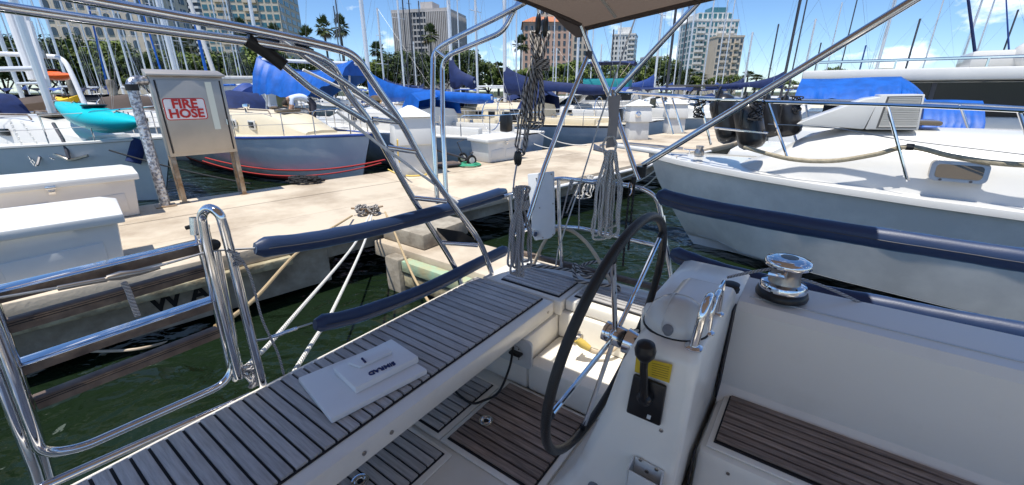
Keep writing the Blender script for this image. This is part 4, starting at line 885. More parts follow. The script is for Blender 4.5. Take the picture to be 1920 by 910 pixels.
# windscreen wedge and louvred vent on the coach top
def onb(x, y, b): return pB(x, y, b)
bw = MBc-.55
MB().prism([onb(1492,233,bw),onb(1622,186,bw),onb(1652,182,bw),onb(1620,243,bw)], BX*1.1).obj('raised_front', gelw, boatM, bev=.015)
vt = MB().prism([onb(1652,178,bw),onb(1735,177,bw),onb(1722,244,bw),onb(1622,243,bw)], BX*1.0).obj('vent_box', gelw, boatM, bev=.008)
for k in range(17):
    f = (k+1.0)/18.5; p0, p1 = onb(1668+ -22*f,181+60*f,bw), onb(1728-10*f,180+61*f,bw)
    MB().prism([p0-BX*.02, p1-BX*.02, p1-BX*.004-Vector((0,0,.016)), p0-BX*.004-Vector((0,0,.016))], Vector((0,0,.005))).obj('louvre', gelw, vt, smooth=0)
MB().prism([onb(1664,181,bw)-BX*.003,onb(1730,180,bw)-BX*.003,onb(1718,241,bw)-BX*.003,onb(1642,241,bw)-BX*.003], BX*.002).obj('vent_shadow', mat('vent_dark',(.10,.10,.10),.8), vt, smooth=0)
# guard rail
railb = MBc-1.0
def gp(x, y): return [r for r in (pz(x,y,1.40),)][0]
posts = [((1440,192),(1478,300)),((1663,197),(1702,340)),((1312,186),(1333,272)),((1240,180),(1262,252)),((1910,208),(1975,400))]
topline = [pB(1168,174,7.1), pB(1240,179,6.75), pB(1312,186,6.45), pB(1440,191,6.15), pB(1663,197,5.95), pB(1920,208,5.80), pB(2150,222,5.75)]
MB().tube(smoothline(topline,5), .019, 8).obj('guard_rail', steel, boatM)
MB().tube(smoothline([p+BX*(2*(MBc-p.dot(BX)))*1 for p in topline],5), .019, 8).obj('guard_rail', steel, boatM)
for (tp_, bs), b_ in zip(posts, (6.15,5.95,6.45,6.75,5.82)):
    MB().tube([pB(*tp_,b_), pB(*bs,b_+.03)], .016, 8).obj('rail_stanchion', steel, boatM)
    p = pB(*tp_,b_); q_ = pB(*bs,b_+.03); k = BX*(2*(MBc-p.dot(BX))); MB().tube([p+k, q_+k], .016, 8).obj('rail_stanchion', steel, boatM)
MB().tube(smoothline([pB(1440,233,6.2),pB(1560,240,6.1),pB(1690,262,6.0),pB(1920,290,5.85)],5), .006, 5).obj('lifeline', wire, boatM)
MB().tube(smoothline([pB(1395,276,6.2),pB(1480,298,6.1),pB(1560,302,6.08),pB(1640,290,6.05),pB(1703,276,6.02),pB(1780,292,6.0),pB(1860,305,5.95),pB(1960,312,5.9)],6), .026, 10).obj('rail_hose', mat('sun_faded_hose',(.42,.36,.25),.8,var=.3,scale=20,bump=.6,bscale=60), boatM)
MB().lathe([(.035,-.03),(.035,.03)], pB(1706,276,6.02), 10, AX).obj('strap', black, boatM)
# fenders in their racks
fend = mat('black_fender', (.02,.02,.022), .28, var=.3, scale=10, coat=.2)
def fender(name, label, p_top, p_bot, r_):
    p_top, p_bot = Vector(p_top), Vector(p_bot); ax_ = (p_top-p_bot); h = ax_.length
    rt = empty(name, p_bot, 0, label, 'fender', 'black fenders in the cruiser rail')
    MB().lathe([(.02,0),(r_*.62,.02*h),(r_*.93,.1*h),(r_,.2*h),(r_,.78*h),(r_*.93,.88*h),(r_*.6,.97*h),(.05,h),(.05,h+.05),(.02,h+.06)], p_bot, 24, ax_).obj('body', fend, rt, smooth=60)
    MB().tube(fillet([p_top+Vector((0,0,.03)), p_top+Vector((0,0,.12)), p_top-BX*.22-Vector((0,0,.0)), p_top-BX*.2-Vector((0,0,.30))], .08), .011, 6).obj('lanyard', ropek, rt); return rt
fender('fender', 'black cylinder fender in the near bow rail, beside the hanging lashing', pB(1350,178,6.75), pB(1372,268,6.72), .17)
fender('fender', 'black cylinder fender in the near bow rail, closest to the windscreen wedge', pB(1398,190,6.45), pB(1412,280,6.42), .17)
fender('fender', 'dull black fender against the far bow rail, behind the near pair', pB(1438,186,7.3), pB(1446,258,7.3), .17)
fender('fender', 'dull black fender against the far bow rail, next to the white cabin trunk', pB(1472,188,7.4), pB(1480,256,7.4), .17)
for p0, p1 in (((1312,186),(1430,188)),((1340,240),(1440,250))): MB().tube([pB(*p0,6.28), pB(*p1,6.05)], .014, 6).obj('fender_rack', steel, boatM)
def knot(name, parent, c, r_, m, n=60, rad=.008, seed=0):
    rnd = random.Random(seed); pts = []
    for k in range(n):
        a = k*.9; pts.append(Vector(c)+Vector((r_*math.sin(a)*rnd.uniform(.5,1), r_*math.cos(a*1.3)*rnd.uniform(.5,1), r_*1.6*math.sin(a*.37+seed))))
    return MB().tube(smoothline(pts,3), rad, 5).obj(name, m, parent)
knot('lashing', boatM, pB(1312,205,6.45), .07, ropek, seed=1); knot('lashing', boatM, pB(1418,205,6.15), .08, ropek, seed=2); knot('lashing', boatM, pB(1492,197,7.3), .07, ropek, seed=3)
# ---------------------------------------------------------------- yacht with dark windows and blue canvas boat beyond
yN = empty('motor_yacht', AB(-4,14,0), math.atan2(AX.y,AX.x), 'white motor yacht with black wraparound windows and long flat roof', 'motorboat')
MB().abox(-12,1.2,12.8,17,-.4,1.5).obj('hull', hullwhite, yN, bev=.1)
MB().abox(-12,.6,13.0,16.8,1.5,1.85).obj('cabin_base', gelw, yN, bev=.05)
MB().abox(-12,.2,13.15,16.6,1.85,2.52).obj('windows', glassd, yN, smooth=0)
for k in range(5): MB().abox(-1.7-k*2.2,-1.62-k*2.2,13.13,13.16,1.85,2.52).obj('window_post', dmast, yN, smooth=0)
MB().abox(-12,.75,12.7,17.1,2.56,2.80).obj('roof', gelw, yN, bev=.05)
MB().tube([AB(.7,12.9,2.98),AB(-12,12.9,2.98)], .03, 6).obj('roof_rail', steel, yN)
for k in range(9): MB().tube([AB(.5-k*1.4,12.9,2.80),AB(.5-k*1.4,12.9,2.98)], .02, 6).obj('rail_post', steel, yN)
MB().abox(-2.9,-2.15,13.6,15.0,2.805,3.15).obj('roof_unit', gelw, yN, bev=.08)
c = AB(-3.05,13.7,3.1); MB().lathe([(.02,-.30),(.22,-.28),(.30,-.10),(.28,.08),(.16,.2),(.02,.23)], c, 18).obj('radar_dome', gelw, yN, smooth=60)
bT = empty('covered_boat', AB(0,10.6,0), 0, 'small boat under a bright blue canvas cover behind the motor cruiser', 'boat')
MB().abox(-3.6,1.6,9.7,11.8,-.3,1.25).obj('hull', hullwhite, bT, bev=.15)
drape('canvas_cover', None, None, [pB(1503,150,10.4),pB(1560,150,10.4),pB(1640,147,10.4),pB(1690,146,10.4)], (.33,.36), tarp, bT, .9, 4)
drape('canvas_cover', None, None, [pB(1690,147,10.4),pB(1712,160,10.4),pB(1730,176,10.4)], (.4,.2), tarp, bT, .9, 5)
drape('canvas_cover', None, None, [pB(1732,190,9.2),pB(1785,190,9.2),pB(1842,192,9.2)], (.62,.50), tarp, bT, .7, 6)
for p0, p1 in (((1508,175),(1515,225)),((1570,172),(1580,215)),((1705,175),(1668,225)),((1640,176),(1680,215))): MB().tube([pB(*p0,10.0), pB(*p1,10.0)], .02, 6).obj('frame_tube', alu, bT)
# ================================================================ own yacht
FL, ST = .78, 1.2
yt = empty('sailing_yacht', AB(.6,.6,0), 0, 'white sailing yacht cockpit with teak slatted seats and black wheel', 'sailboat')
def S_(m, name, mt=gel, bev=.012, par=None, smooth=35): return m.obj(name, mt, par or yt, smooth=smooth, bev=bev)
# hull and deck shell
S_(MB().abox(-6,1.72,-2.6,2.42,-.5,.70), 'hull', hullwhite, .03)
S_(MB().abox(-6,1.71,2.30,2.41,.70,1.185), 'topside', hullwhite, .01)
S_(MB().abox(-1.8,1.68,-1.5,1.64,.705,FL-.012), 'cockpit_sole', gel, .006)
S_(MB().abox(1.60,1.70,-1.5,1.615,FL-.008,.93), 'transom_sill', gel, .02)
# right hand seat, backrest and coaming
S_(MB().abox(-1.8,.15,1.29,1.74,FL-.01,ST-.012), 'side_seat', gel, .03)
bk_ = []
for a in (.148, -1.8): bk_.append([AB(a,1.60,ST-.02),AB(a,1.655,ST+.03),AB(a,1.675,1.555),AB(a,1.70,1.585),AB(a,1.93,1.60),AB(a,1.99,1.57),AB(a,2.06,1.16),AB(a,1.60,1.16)])
S_(MB().loft(bk_), 'coaming', gel, 0, smooth=30)
MB().abox(-1.8,.12,1.752,1.758,1.589,1.5925).obj('coaming_seam', gelgrey, yt, smooth=0)
S_(MB().abox(-6,.62,2.0,2.41,1.10,1.19), 'side_deck', gelgrey, .015)
S_(MB().abox(-6,1.70,2.385,2.425,1.20,1.235), 'toe_rail', rung, .008)
S_(MB().abox(-1.8,.15,-1.74,-1.29,FL-.01,ST-.012), 'side_seat', gel, .03)
S_(MB().loft([[AB(a,-1.60,ST-.02),AB(a,-1.655,ST+.03),AB(a,-1.675,1.555),AB(a,-1.70,1.585),AB(a,-1.93,1.60),AB(a,-1.99,1.57),AB(a,-2.06,1.16),AB(a,-1.60,1.16)] for a in (.148,-1.8)]), 'coaming', gel, 0, smooth=30)
S_(MB().abox(-6,1.70,-2.59,-1.95,.705,1.19), 'side_deck', gelgrey, .015)
S_(MB().abox(.155,1.69,-1.94,-1.51,.705,1.095), 'locker_block', gel, .012)
S_(MB().abox(-6,-1.81,-1.94,1.99,.705,1.75), 'cabin_bulkhead', gel, .03)
# slats
def slats(parent, a0, a1, b0, b1, z, pitch, mt, gap=.0095, along='a', th=.011):
    MB().abox(a0-.006,a1+.006,b0-.006,b1+.006,z,z+.005).obj('caulking', caulk, parent, smooth=0)
    nn = max(1, round((b1-b0)/pitch)); p_ = (b1-b0)/nn
    me = MB().box((-(a1-a0)/2,-(p_-gap)/2,0),((a1-a0)/2,(p_-gap)/2,th)).mesh('slat', 30, .0015)
    for k in range(nn):
        M = basis(AX, BX*-1, AB((a0+a1)/2, b0+(k+.5)*p_, z+.005+random.uniform(-.0006,.0006)))
        link('slat', me, mt, parent, MW[parent].inverted() @ M)
seatR = MB().abox(-1.75,.125,1.315,1.645,ST-.011,ST-.002).obj('seat_panel', gel, yt, bev=.004)
slats(seatR, -1.7, .10, 1.345, 1.625, ST-.001, .037, teakb)
# helm bench across the stern
bench = S_(MB().abox(1.095,1.70,-1.4,1.93,ST-.10,ST-.006), 'helm_bench', gel, .014)
slats(bench, 1.165, 1.655, -.42, 1.90, ST-.005, .0497, teak)
for p in ((605,838),(651,838),(0,0)):
    pass
for b_ in (.62,.74,1.86): MB().lathe([(.009,0),(.009,.003),(.004,.005)], AB(1.094,b_,ST-.05), 10, -AX).obj('screw', dsteel, bench)
# support block, quarter locker, step well
S_(MB().abox(1.085,1.69,1.63,2.29,FL-.01,ST-.105), 'locker_block', gel, .012)
lk = S_(MB().abox(1.06,1.66,1.945,2.295,ST-.104,ST-.006), 'quarter_seat', gel, .014)
slats(lk, 1.10, 1.52, 1.985, 2.255, ST-.005, .0385, teak)
S_(MB().abox(.50,1.08,1.63,1.98,FL-.01,.95), 'step', gel, .02)
S_(MB().abox(.50,1.08,1.96,2.06,.95,1.12), 'well_wall', gel, .01)
q_ = S_(MB().abox(.50,1.055,1.985,2.295,1.125,ST-.006), 'outboard_seat', gel, .014)
slats(q_, .60, 1.02, 2.05, 2.255, ST-.005, .034, teak)
S_(MB().abox(.155,.50,1.60,2.3,1.0,1.5), 'pedestal_shoulder', gel, .05)
# instrument panel under the bench
pn = MB().prism(quadpanel(pB(965,655,1.63), -AX, Vector((0,0,1)), .24, .17, .03, -BX*.012), BX*.02).obj('switch_panel', gelgrey, yt, bev=.004)
MB().lathe([(.045,0),(.045,.006),(.012,.008),(.012,.03)], pB(968,662,1.615), 14, -BX).obj('dial_plate', gelw, pn)
MB().prism(quadpanel(pB(968,662,1.60), -AX, Vector((0,0,1)), .075, .018, .008, -BX*.02), BX*.03).obj('knob', bplast, pn)
for k in range(6):
    a = k*math.pi/3; MB().lathe([(.004,0),(.004,.004)], pB(968,662,1.607)+Vector((0,0,1))*.036*math.sin(a)-AX*.036*math.cos(a), 6, -BX).obj('screw', bplast, pn)
# floor hatches
def hatch(a0, a1, b0, b1, ring, mt=teakb):
    h = MB().abox(a0-.035,a1+.035,b0-.03,b1+.03,FL-.011,FL+.004).obj('floor_hatch', gel, yt, bev=.008)
    slats(h, a0, a1, b0, b1, FL+.005, .0475, mt)
    if ring:
        c = AB(*ring, FL+.0225); rp = MB().lathe([(.004,0),(.034,0),(.036,.003),(.030,.004),(.028,.001)], c, 20).obj('ring_pull', steel, h)
        MB().lathe([(.012,.002),(.012,.0035)], c, 12).obj('ring_hole', caulk, rp)
        MB().tube([c+AX*.022*math.cos(k*math.pi/8)+BX*.022*math.sin(k*math.pi/8)+Vector((0,0,.006)) for k in range(17)], .003, 5, cap=False).obj('ring', steel, rp)
    return h
hatch(.70,1.17,1.10,1.59,(1.09,1.28)); hatch(1.245,1.575,1.10,1.52,None,teak); hatch(1.13,1.56,.40,1.015,(1.30,.70),teak); hatch(-.6,.62,.2,1.0,None,teakb)
# pedestal
PB = 1.06
rgp = []
for z, a0, a1, b1 in ((FL-.01,.20,.66,1.70),(1.05,.17,.51,1.69),(1.35,.16,.42,1.68),(1.56,.155,.375,1.66),(1.645,.155,.345,1.64),(1.668,.165,.32,1.62)):
    k = .035 if z < 1.6 else .06; b0 = PB + (.012 if z > 1.6 else 0) + (.02 if z > 1.66 else 0)
    rgp.append([AB(a1,b0+k,z),AB(a1-k,b0,z),AB(a0+k*.4,b0,z),AB(a0,b0+k*.4,z),AB(a0,b1,z),AB(a1,b1,z)])
ped = S_(MB().loft(rgp), 'pedestal', gel, .012, smooth=40)
MB().abox(.1485,.1545,1.60,1.665,1.19,1.585).obj('seam', caulk, ped, smooth=0); MB().abox(.1505,.1545,1.262,1.30,.80,1.19).obj('seam', caulk, ped, smooth=0)
dc = AB(.262,1.225,1.665)
dm_ = MB().lathe([(.094,0),(.094,.012),(.090,.03),(.076,.062),(.05,.085),(.02,.094),(.002,.095)], dc, 28).obj('compass_hood', gelw, ped, smooth=60)
MB().lathe([(.098,.001),(.098,.006),(.094,.007)], dc-Vector((0,0,.001)), 28).obj('hood_gasket', black, dm_)
arc = [dc + BX*.0935*math.cos(t_)*-1*.96 + AX*.02 + Vector((0,0,.006+.092*math.sin(t_))) for t_ in [k*math.pi/14 for k in range(15)]]
MB().tube(arc, .0018, 5).obj('hood_seam', gelgrey, dm_)
hk = dc - BX*.085 + Vector((0,0,.022)); MB().lathe([(.013,-.02),(.015,.0),(.016,.012),(.012,.022),(.002,.025)], hk, 12, (-BX*.6+Vector((0,0,.8)))).obj('hood_knob', mat('grey_plastic',(.20,.21,.23),.5), dm_)
def hoop(p0, p1, p2, p3, r_, name='grab_rail'):
    MB().tube(fillet([p0,p1,p2,p3], .05, 8), r_, 12).obj(name, steel, ped)
    for p in (p0,p3): MB().lathe([(r_*2.0,0),(r_*2.0,.004),(r_*1.2,.008)], p, 14).obj('rail_foot', steel, ped)
b0_ = pz(1300,652,1.668); b1_ = pz(1326,624,1.668); 
hoop(b0_, b0_+Vector((.012,.0,.135)), b0_+Vector((.012,0,.135))+BX*.10+AX*-.0, b0_+BX*.11, .0125)
hoop(b1_, b1_+Vector((.0,.0,.10)), b1_+Vector((.0,0,.10))+BX*.13, b1_+BX*.14, .010)
for k in range(2): MB().lathe([(.03,0),(.032,.012),(.028,.018),(.03,.03),(.02,.034)], AB(.20-.02*k,1.60+.07*k,1.63), 16).obj('cup_cap', black, ped)
MB().tube(fillet([AB(.19,1.44,1.665),AB(.19,1.44,1.72),AB(.19,1.55,1.72),AB(.19,1.55,1.665)],.02), .005, 6).obj('wire_rail', steel, ped)
# throttle control
tn_ = -BX; Zv = Vector((0,0,1)); pcn = pB(1211,748,PB-.004)
thr = MB().prism([pB(1190,698,PB-.004),pB(1252,722,PB-.004),pB(1240,796,PB-.004),pB(1176,769,PB-.004)], -BX*.014).obj('control_plate', bplast, ped, bev=.006)
lv = pB(1212,742,PB-.02); lt_ = pB(1207,690,PB-.055); kn = pB(1210,658,PB-.06)
MB().lathe([(.022,0),(.022,.02),(.014,.03)], lv, 14, -BX).obj('lever_boss', bplast, thr)
MB().tube([lv-BX*.02, lt_, kn], [.012,.011,.012], 10).obj('lever', bplast, thr)
MB().lathe([(.006,-.034),(.016,-.030),(.027,-.013),(.029,.004),(.024,.022),(.011,.030),(.001,.031)], kn, 18, (kn-lt_)).obj('lever_knob', bplast, thr)
MB().lathe([(.0035,0),(.0035,.002)], pB(1201,752,PB-.02), 10, -BX).obj('red_button', redp, thr)
MB().prism([pB(1214,777,PB-.0185),pB(1221,780,PB-.0185),pB(1219,787,PB-.0185),pB(1212,784,PB-.0185)], -BX*.001).obj('plate_emblem', gelgrey, thr, smooth=0)
stk = MB().prism([pB(1193,668,PB-.0015),pB(1261,684,PB-.0015),pB(1255,718,PB-.0015),pB(1190,697,PB-.0015)], -BX*.001).obj('warning_sticker', yelst, ped, smooth=0)
for k in range(6):
    f = (k+.8)/6.6; l0 = pB(1222+0*f,677+28*f,PB-.003); l1 = pB(1256-5*f,685.5+28*f,PB-.003); dz_ = Vector((0,0,.0012))
    MB().prism([l0,l1,l1-dz_,l0-dz_], -BX*.0004).obj('print_line', mat('brown_print',(.18,.09,.01),.7), stk, smooth=0)
MB().lathe([(.006,0),(.006,.003),(.003,.004)], pB(1240,807,PB), 10, -BX).obj('screw', dsteel, ped)
pk = MB().prism([pB(1192,854,PB-.002),pB(1245,882,PB-.002),pB(1238,960,PB-.002),pB(1180,945,PB-.002)], -BX*.006).obj('winch_handle_pocket', gelw, ped, bev=.002)
MB().prism([pB(1180,880,PB-.05),pB(1238,912,PB-.05),pB(1232,975,PB-.05),pB(1170,955,PB-.05)], -BX*.006).obj('pocket_front', gelw, pk, bev=.002)
for p0, p1 in (((1190,856),(1178,882)),((1245,884),(1240,912))):
    MB().prism([pB(*p0,PB-.004),pB(*p1,PB-.05),pB(p1[0]-8,p1[1]+70,PB-.05),pB(p0[0]-8,p0[1]+80,PB-.004)], AX*.005).obj('pocket_side', gelw, pk, smooth=0)
for x, y in ((1201,862),(1231,880),(1213,884)): MB().lathe([(.006,0),(.006,.003),(.003,.004)], pB(x,y,PB-.009), 10, -BX).obj('screw', dsteel, pk)
MB().lathe([(.025,0),(.025,.004)], pB(1115,915,PB+.0), 14, -BX).obj('socket_cap', mat('grey_plastic',(.2,.2,.2)), ped)
# seat front screw
MB().lathe([(.006,0),(.006,.003)], pB(1365,888,1.289), 10, -BX).obj('screw', dsteel, yt)
# steering wheel
wc = AB(.47,1.25,1.546); tilt = .145; wn = (AX*math.cos(tilt)+Zv*math.sin(tilt)); wu = (Zv*math.cos(tilt)-AX*math.sin(tilt)); RW = .432; WA = AX*1.0; wr = BX*1.0; wn = WA*math.cos(tilt)+Zv*math.sin(tilt); wu = Zv*math.cos(tilt)-WA*math.sin(tilt)
whl = MB().tube([wc+(wu*math.cos(t_)+wr*math.sin(t_))*RW for t_ in [k*2*math.pi/72 for k in range(73)]], .0150, 12, cap=False).obj('steering_wheel', leather, yt, smooth=60)
for t_ in (-28,44,116,188,260):
    e = wc+(wu*math.cos(R(t_))+wr*math.sin(R(t_)))*(RW-.01); MB().tube([wc-wn*.01, e], .0085, 10).obj('spoke', steel, whl)
    MB().tube([e-(e-wc)*.05, e], .012, 10).obj('spoke_end', black, whl)
MB().lathe([(.02,-.05),(.036,-.045),(.038,-.01),(.030,0),(.036,.01),(.036,.03),(.02,.036),(.002,.037)], wc, 18, wn).obj('hub', steel, whl)
MB().lathe([(.03,-.14),(.045,-.05)], wc, 16, wn).obj('shaft', steel, whl)
# lacing along the rim's outer run
MB().tube([wc+(wu*math.cos(t_)+wr*math.sin(t_))*(RW-.012)-wn*.012 for t_ in [R(60)+k*R(80)/60 for k in range(61)]], .0035, 5).obj('rim_lacing', rope_mat('lacing_thread',(.10,.06,.04),(.01,.01,.01),150,.5), whl)
# winch
wb = AB(.02,1.81,1.60); wn_ = empty('winch', wb, 0, None, None); 
bpy.data.objects.remove(wn_)
win_ = MB().lathe([(.088,0),(.09,.012),(.084,.03),(.080,.032)], wb, 28).obj('winch', bplast, yt, smooth=50)
MB().lathe([(.080,.030),(.082,.040),(.076,.055),(.060,.060)], wb, 28).obj('skirt', steel, win_, smooth=50)
MB().lathe([(.056,.058),(.050,.085),(.050,.105),(.062,.125)], wb, 28).obj('drum', dsteel, win_, smooth=50)
MB().lathe([(.064,.124),(.078,.128),(.080,.140),(.074,.152),(.050,.158),(.030,.160)], wb, 28).obj('self_tailing_cap', steel, win_, smooth=50)
MB().lathe([(.030,.158),(.030,.1605),(.012,.161)], wb, 20).obj('handle_socket', bplast, win_, smooth=50)
MB().tube([wb+Vector((.0,0,.128))-BX*.06, wb-BX*.085-AX*.0+Vector((0,0,.11)), wb-BX*.06+AX*.05+Vector((0,0,.10))], .010, 8).obj('stripper_arm', steel, win_)
# ---------------------------------------------------------------- rails, posts, ladder
def tube_px(name, pts, r_, par=yt, mt=steel, rad=.06, mode='T', n=12):
    f = {'T':pT,'A':pA,'B':pB}[mode]; P = [f(*p) if len(p) == 3 else Vector(p) for p in pts]
    return MB().tube(fillet(P, rad, 7) if rad else P, r_, n).obj(name, mt, par, smooth=60)
# boarding ladder
ld = empty('boarding_ladder', AB(1.95,.27,1.2), 0, 'stainless boarding ladder with teak rungs folded up at the stern', 'ladder')
LA = 1.95
for xl, yl, xr, yr, chrome in ((-30,545,380,452,True),(5,596,385,500,False),(30,675,400,562,True),(58,738,408,618,False)):
    l, r_ = pA(xl,yl,LA), pA(xr,yr,LA); zc = (l.z+r_.z)/2; l.z = r_.z = zc; d_ = (r_-l)
    rg_ = MB().prism([l+AX*.018,r_+AX*.018,r_+AX*.018-Zv*.042,l+AX*.018-Zv*.042], -AX*.045).obj('rung', rung, ld, bev=.004)
    if chrome:
        MB().prism([l+AX*.02+Zv*.001,r_+AX*.02+Zv*.001,r_-AX*.036-Zv*.006,l-AX*.036-Zv*.006], Zv*.004).obj('tread_plate', steel, rg_, bev=.002)
        for f in (.2,.75): MB().lathe([(.006,0),(.006,.003)], l.lerp(r_,f)-AX*.01-Zv*.007, 8).obj('screw', dmast, rg_)
    else:
        for k in (.006,.014): MB().prism([l-AX*.0275-Zv*k,r_-AX*.0275-Zv*k,r_-AX*.0275-Zv*(k+.003),l-AX*.0275-Zv*(k+.003)], -AX*.0006).obj('groove', caulk, rg_, smooth=0)
tube_px('side_rail', [(365,412,1.93),(412,600,1.93),(432,690,1.93)], .015, ld, steel, 0, 'A')
tube_px('side_rail', [(383,428,1.88),(424,600,1.88),(452,708,1.88)], .0175, ld, steel, 0, 'A')
tube_px('side_rail', [(-32,520,1.93),(28,690,1.93),(72,830,1.93),(110,960,1.93)], .017, ld, steel, 0, 'A')
tube_px('side_rail', [(-70,540,1.9),(-4,700,1.9),(66,880,1.9),(90,960,1.9)], .017, ld, steel, 0, 'A')
for x, y in ((365,414),(383,428)): MB().tube([pA(x,y-6,1.9), pA(x+2,y+26,1.9)], .018, 12).obj('rail_cap', steel, ld)
MB().lathe([(.004,-.012),(.021,-.010),(.022,.006),(.012,.012),(.004,.012)], pA(401,459,1.82), 16, -AX).obj('catch_knob', bplast, ld)
MB().tube([pA(348,428,1.92),pA(372,421,1.9)], .008, 8).obj('latch_pin', bplast, ld)
# loop tube of the stern gate
tube_px('gate_loop', [(-30,560,1.86),(20,690,1.86),(78,852,1.86),(150,842,1.86),(432,716,1.86),(440,650,1.86),(405,470,1.86)], .0165, ld, steel, .07, 'A')
# pushpit around the stern
tube_px('pushpit_post', [(498,742,1.70),(425,445,1.70),(412,400,1.70),(392,388,1.74),(377,402,1.78),(385,450,1.78),(448,708,1.76)], .0165, yt, steel, .06, 'A')
MB().lathe([(.045,0),(.045,.006),(.022,.012),(.018,.03)], pA(498,744,1.70)-Zv*.01, 16).obj('post_base', steel, yt)
S_(MB().lathe([(.07,-.06),(.07,-.004),(.066,.0)], pA(498,744,1.70)-Zv*.008, 18), 'base_pad', gel, 0)
tube_px('stern_rail', [(70,918,1.74),(300,816,1.74),(470,742,1.74)], .0155, yt, steel, 0, 'A')
tube_px('gate_brace', [(440,680,1.8),(478,722,1.76)], .013, yt, steel, 0, 'A')
tube_px('pushpit_rail', [(944,368,2.25),(962,365,2.32),(1043,333,2.32),(1090,339,2.32),(1195,350,2.32),(1232,368,2.34),(1243,420,2.36),(1263,550,2.38)], .0135, yt, steel, .10, 'B')
tube_px('pushpit_rail', [(962,442,2.30),(1000,425,2.32),(1045,425,2.32),(1090,428,2.32),(1165,446,2.34),(1236,462,2.36)], .0125, yt, steel, .05, 'B')
tube_px('pushpit_post', [(1047,334,2.32),(1049,425,2.31),(1054,505,2.30)], .0125, yt, steel, 0, 'B')
tube_px('pushpit_post', [(956,364,2.28),(962,450,2.29),(972,518,2.30)], .0125, yt, steel, 0, 'B')
tube_px('stanchion', [(1243,405,2.36),(1250,470,2.36),(1262,550,2.36)], .0125, yt, steel, 0, 'B')
MB().tube(fillet([pB(1255,530,2.34),pB(1268,530,2.34),pB(1270,545,2.34),pB(1262,552,2.34)],.01), .004, 6).obj('pad_eye', steel, yt)
bd = MB().prism([pB(992,326,2.27),pB(1040,321,2.27),pB(1042,438,2.27),pB(1034,446,2.27),pB(1006,450,2.27),pB(1001,440,2.27)], -BX*.022).obj('outboard_bracket', mat('white_board',(.74,.77,.80),.45,var=.06), yt, bev=.006)
for x, y in ((1006,335),(1034,327),(1037,382),(1012,390),(1037,440),(1018,446)): MB().lathe([(.005,0),(.005,.003)], pB(x,y,2.246), 8, -BX).obj('bolt', dsteel, bd)
MB().lathe([(.022,0),(.022,.02)], pB(1006,437,2.246), 12, -BX).obj('clamp', steel, bd)
# stern arch on the left: two inclined legs joined by rungs
arch = empty('stern_arch', pT(895,535,2.82), 0, 'stainless tube arch with ladder rungs rising over the stern', 'arch')
tube_px('arch_tube', [(-60,-42,1.17),(152,-2,1.3),(480,58,1.6),(606,85,1.75),(664,100,1.82),(715,177,1.98),(753,229,2.1),(791,303,2.25),(844,377,2.42),(900,452,2.65),(925,519,2.85)], .0175, arch, steel, .09)
tube_px('arch_tube', [(-60,2,1.2),(0,13,1.25),(240,48,1.42),(480,80,1.62),(575,97,1.72),(622,118,1.8),(652,177,1.95),(690,222,2.05),(755,339,2.3),(786,392,2.4),(826,455,2.58),(846,488,2.68),(862,520,2.8),(866,548,2.85)], .0165, arch, steel, .09)
tube_px('brace', [(526,72,1.66),(581,111,1.74),(657,162,1.9),(748,228,2.09)], .0145, arch, steel, 0)
tube_px('brace', [(476,78,1.62),(530,121,1.7),(581,164,1.82),(686,226,2.04)], .0145, arch, steel, 0)
tube_px('stowed_strap', [(462,74,1.60),(500,98,1.66),(534,124,1.70)], .026, arch, black, 0)
MB().prism([pT(478,74,1.62),pT(560,86,1.72),pT(590,98,1.74),pT(500,94,1.66)], Zv*.012).obj('stowed_panel', black, arch, bev=.003)
tube_px('rung', [(728,277,2.17),(780,285,2.2)], .014, arch, steel, 0); tube_px('rung', [(774,371,2.36),(838,378,2.4)], .014, arch, steel, 0)
tube_px('rung', [(700,224,2.07),(752,230,2.1)], .012, arch, steel, 0); tube_px('rung', [(826,455,2.58),(896,460,2.62)], .014, arch, steel, 0)
MB().prism([pT(818,432,2.55),pT(868,440,2.6),pT(902,462,2.68),pT(842,456,2.6)], Zv*.02).obj('step_pad', black, arch, bev=.005)
tube_px('thin_rod', [(568,131,1.78),(657,174,1.95),(760,235,2.12)], .006, arch, wtube, 0); tube_px('thin_rod', [(630,208,1.95),(707,268,2.12),(816,346,2.36),(858,380,2.45)], .008, arch, wtube, 0)
# bimini
bi = empty('bimini', pT(1195,335,2.4), 0, 'taupe canvas bimini top on stainless bows over the cockpit', 'bimini')
tube_px('bow_tube', [(1060,-40,2.25),(960,19,2.35),(839,79,2.5),(812,98,2.55),(811,222,2.58),(820,382,2.7)], .0155, bi, steel, .10)
tube_px('bow_tube', [(985,-15,2.35),(962,22,2.37),(944,60,2.4),(841,103,2.5),(829,122,2.55),(830,230,2.58),(838,400,2.7)], .0145, bi, steel, .09)
tube_px('bow_joint', [(817,94,2.53),(835,108,2.53)], .010, bi, steel, 0)
tube_px('strut', [(1086,40,2.3),(1108,99,2.36),(1143,180,2.45)], .0155, bi, steel, 0)
tube_px('strut', [(1102,106,2.36),(1060,208,2.33),(1021,313,2.32),(986,424,2.33)], .0135, bi, steel, 0)
tube_px('strut', [(1330,-18,2.05),(1155,172,2.44)], .0155, bi, steel, 0)
tube_px('strut', [(1148,170,2.46),(1160,230,2.44),(1198,338,2.42)], .0150, bi, steel, 0)
tube_px('strut', [(1730,-10,1.58),(1440,167,1.92),(1206,310,2.42)], .0165, bi, steel, 0)
MB().lathe([(.02,-.02),(.022,.02)], pT(1104,104,2.36), 10).obj('hinge', dmast, bi); MB().lathe([(.026,-.03),(.028,.03)], pT(1203,322,2.42), 12).obj('hinge', bplast, bi)
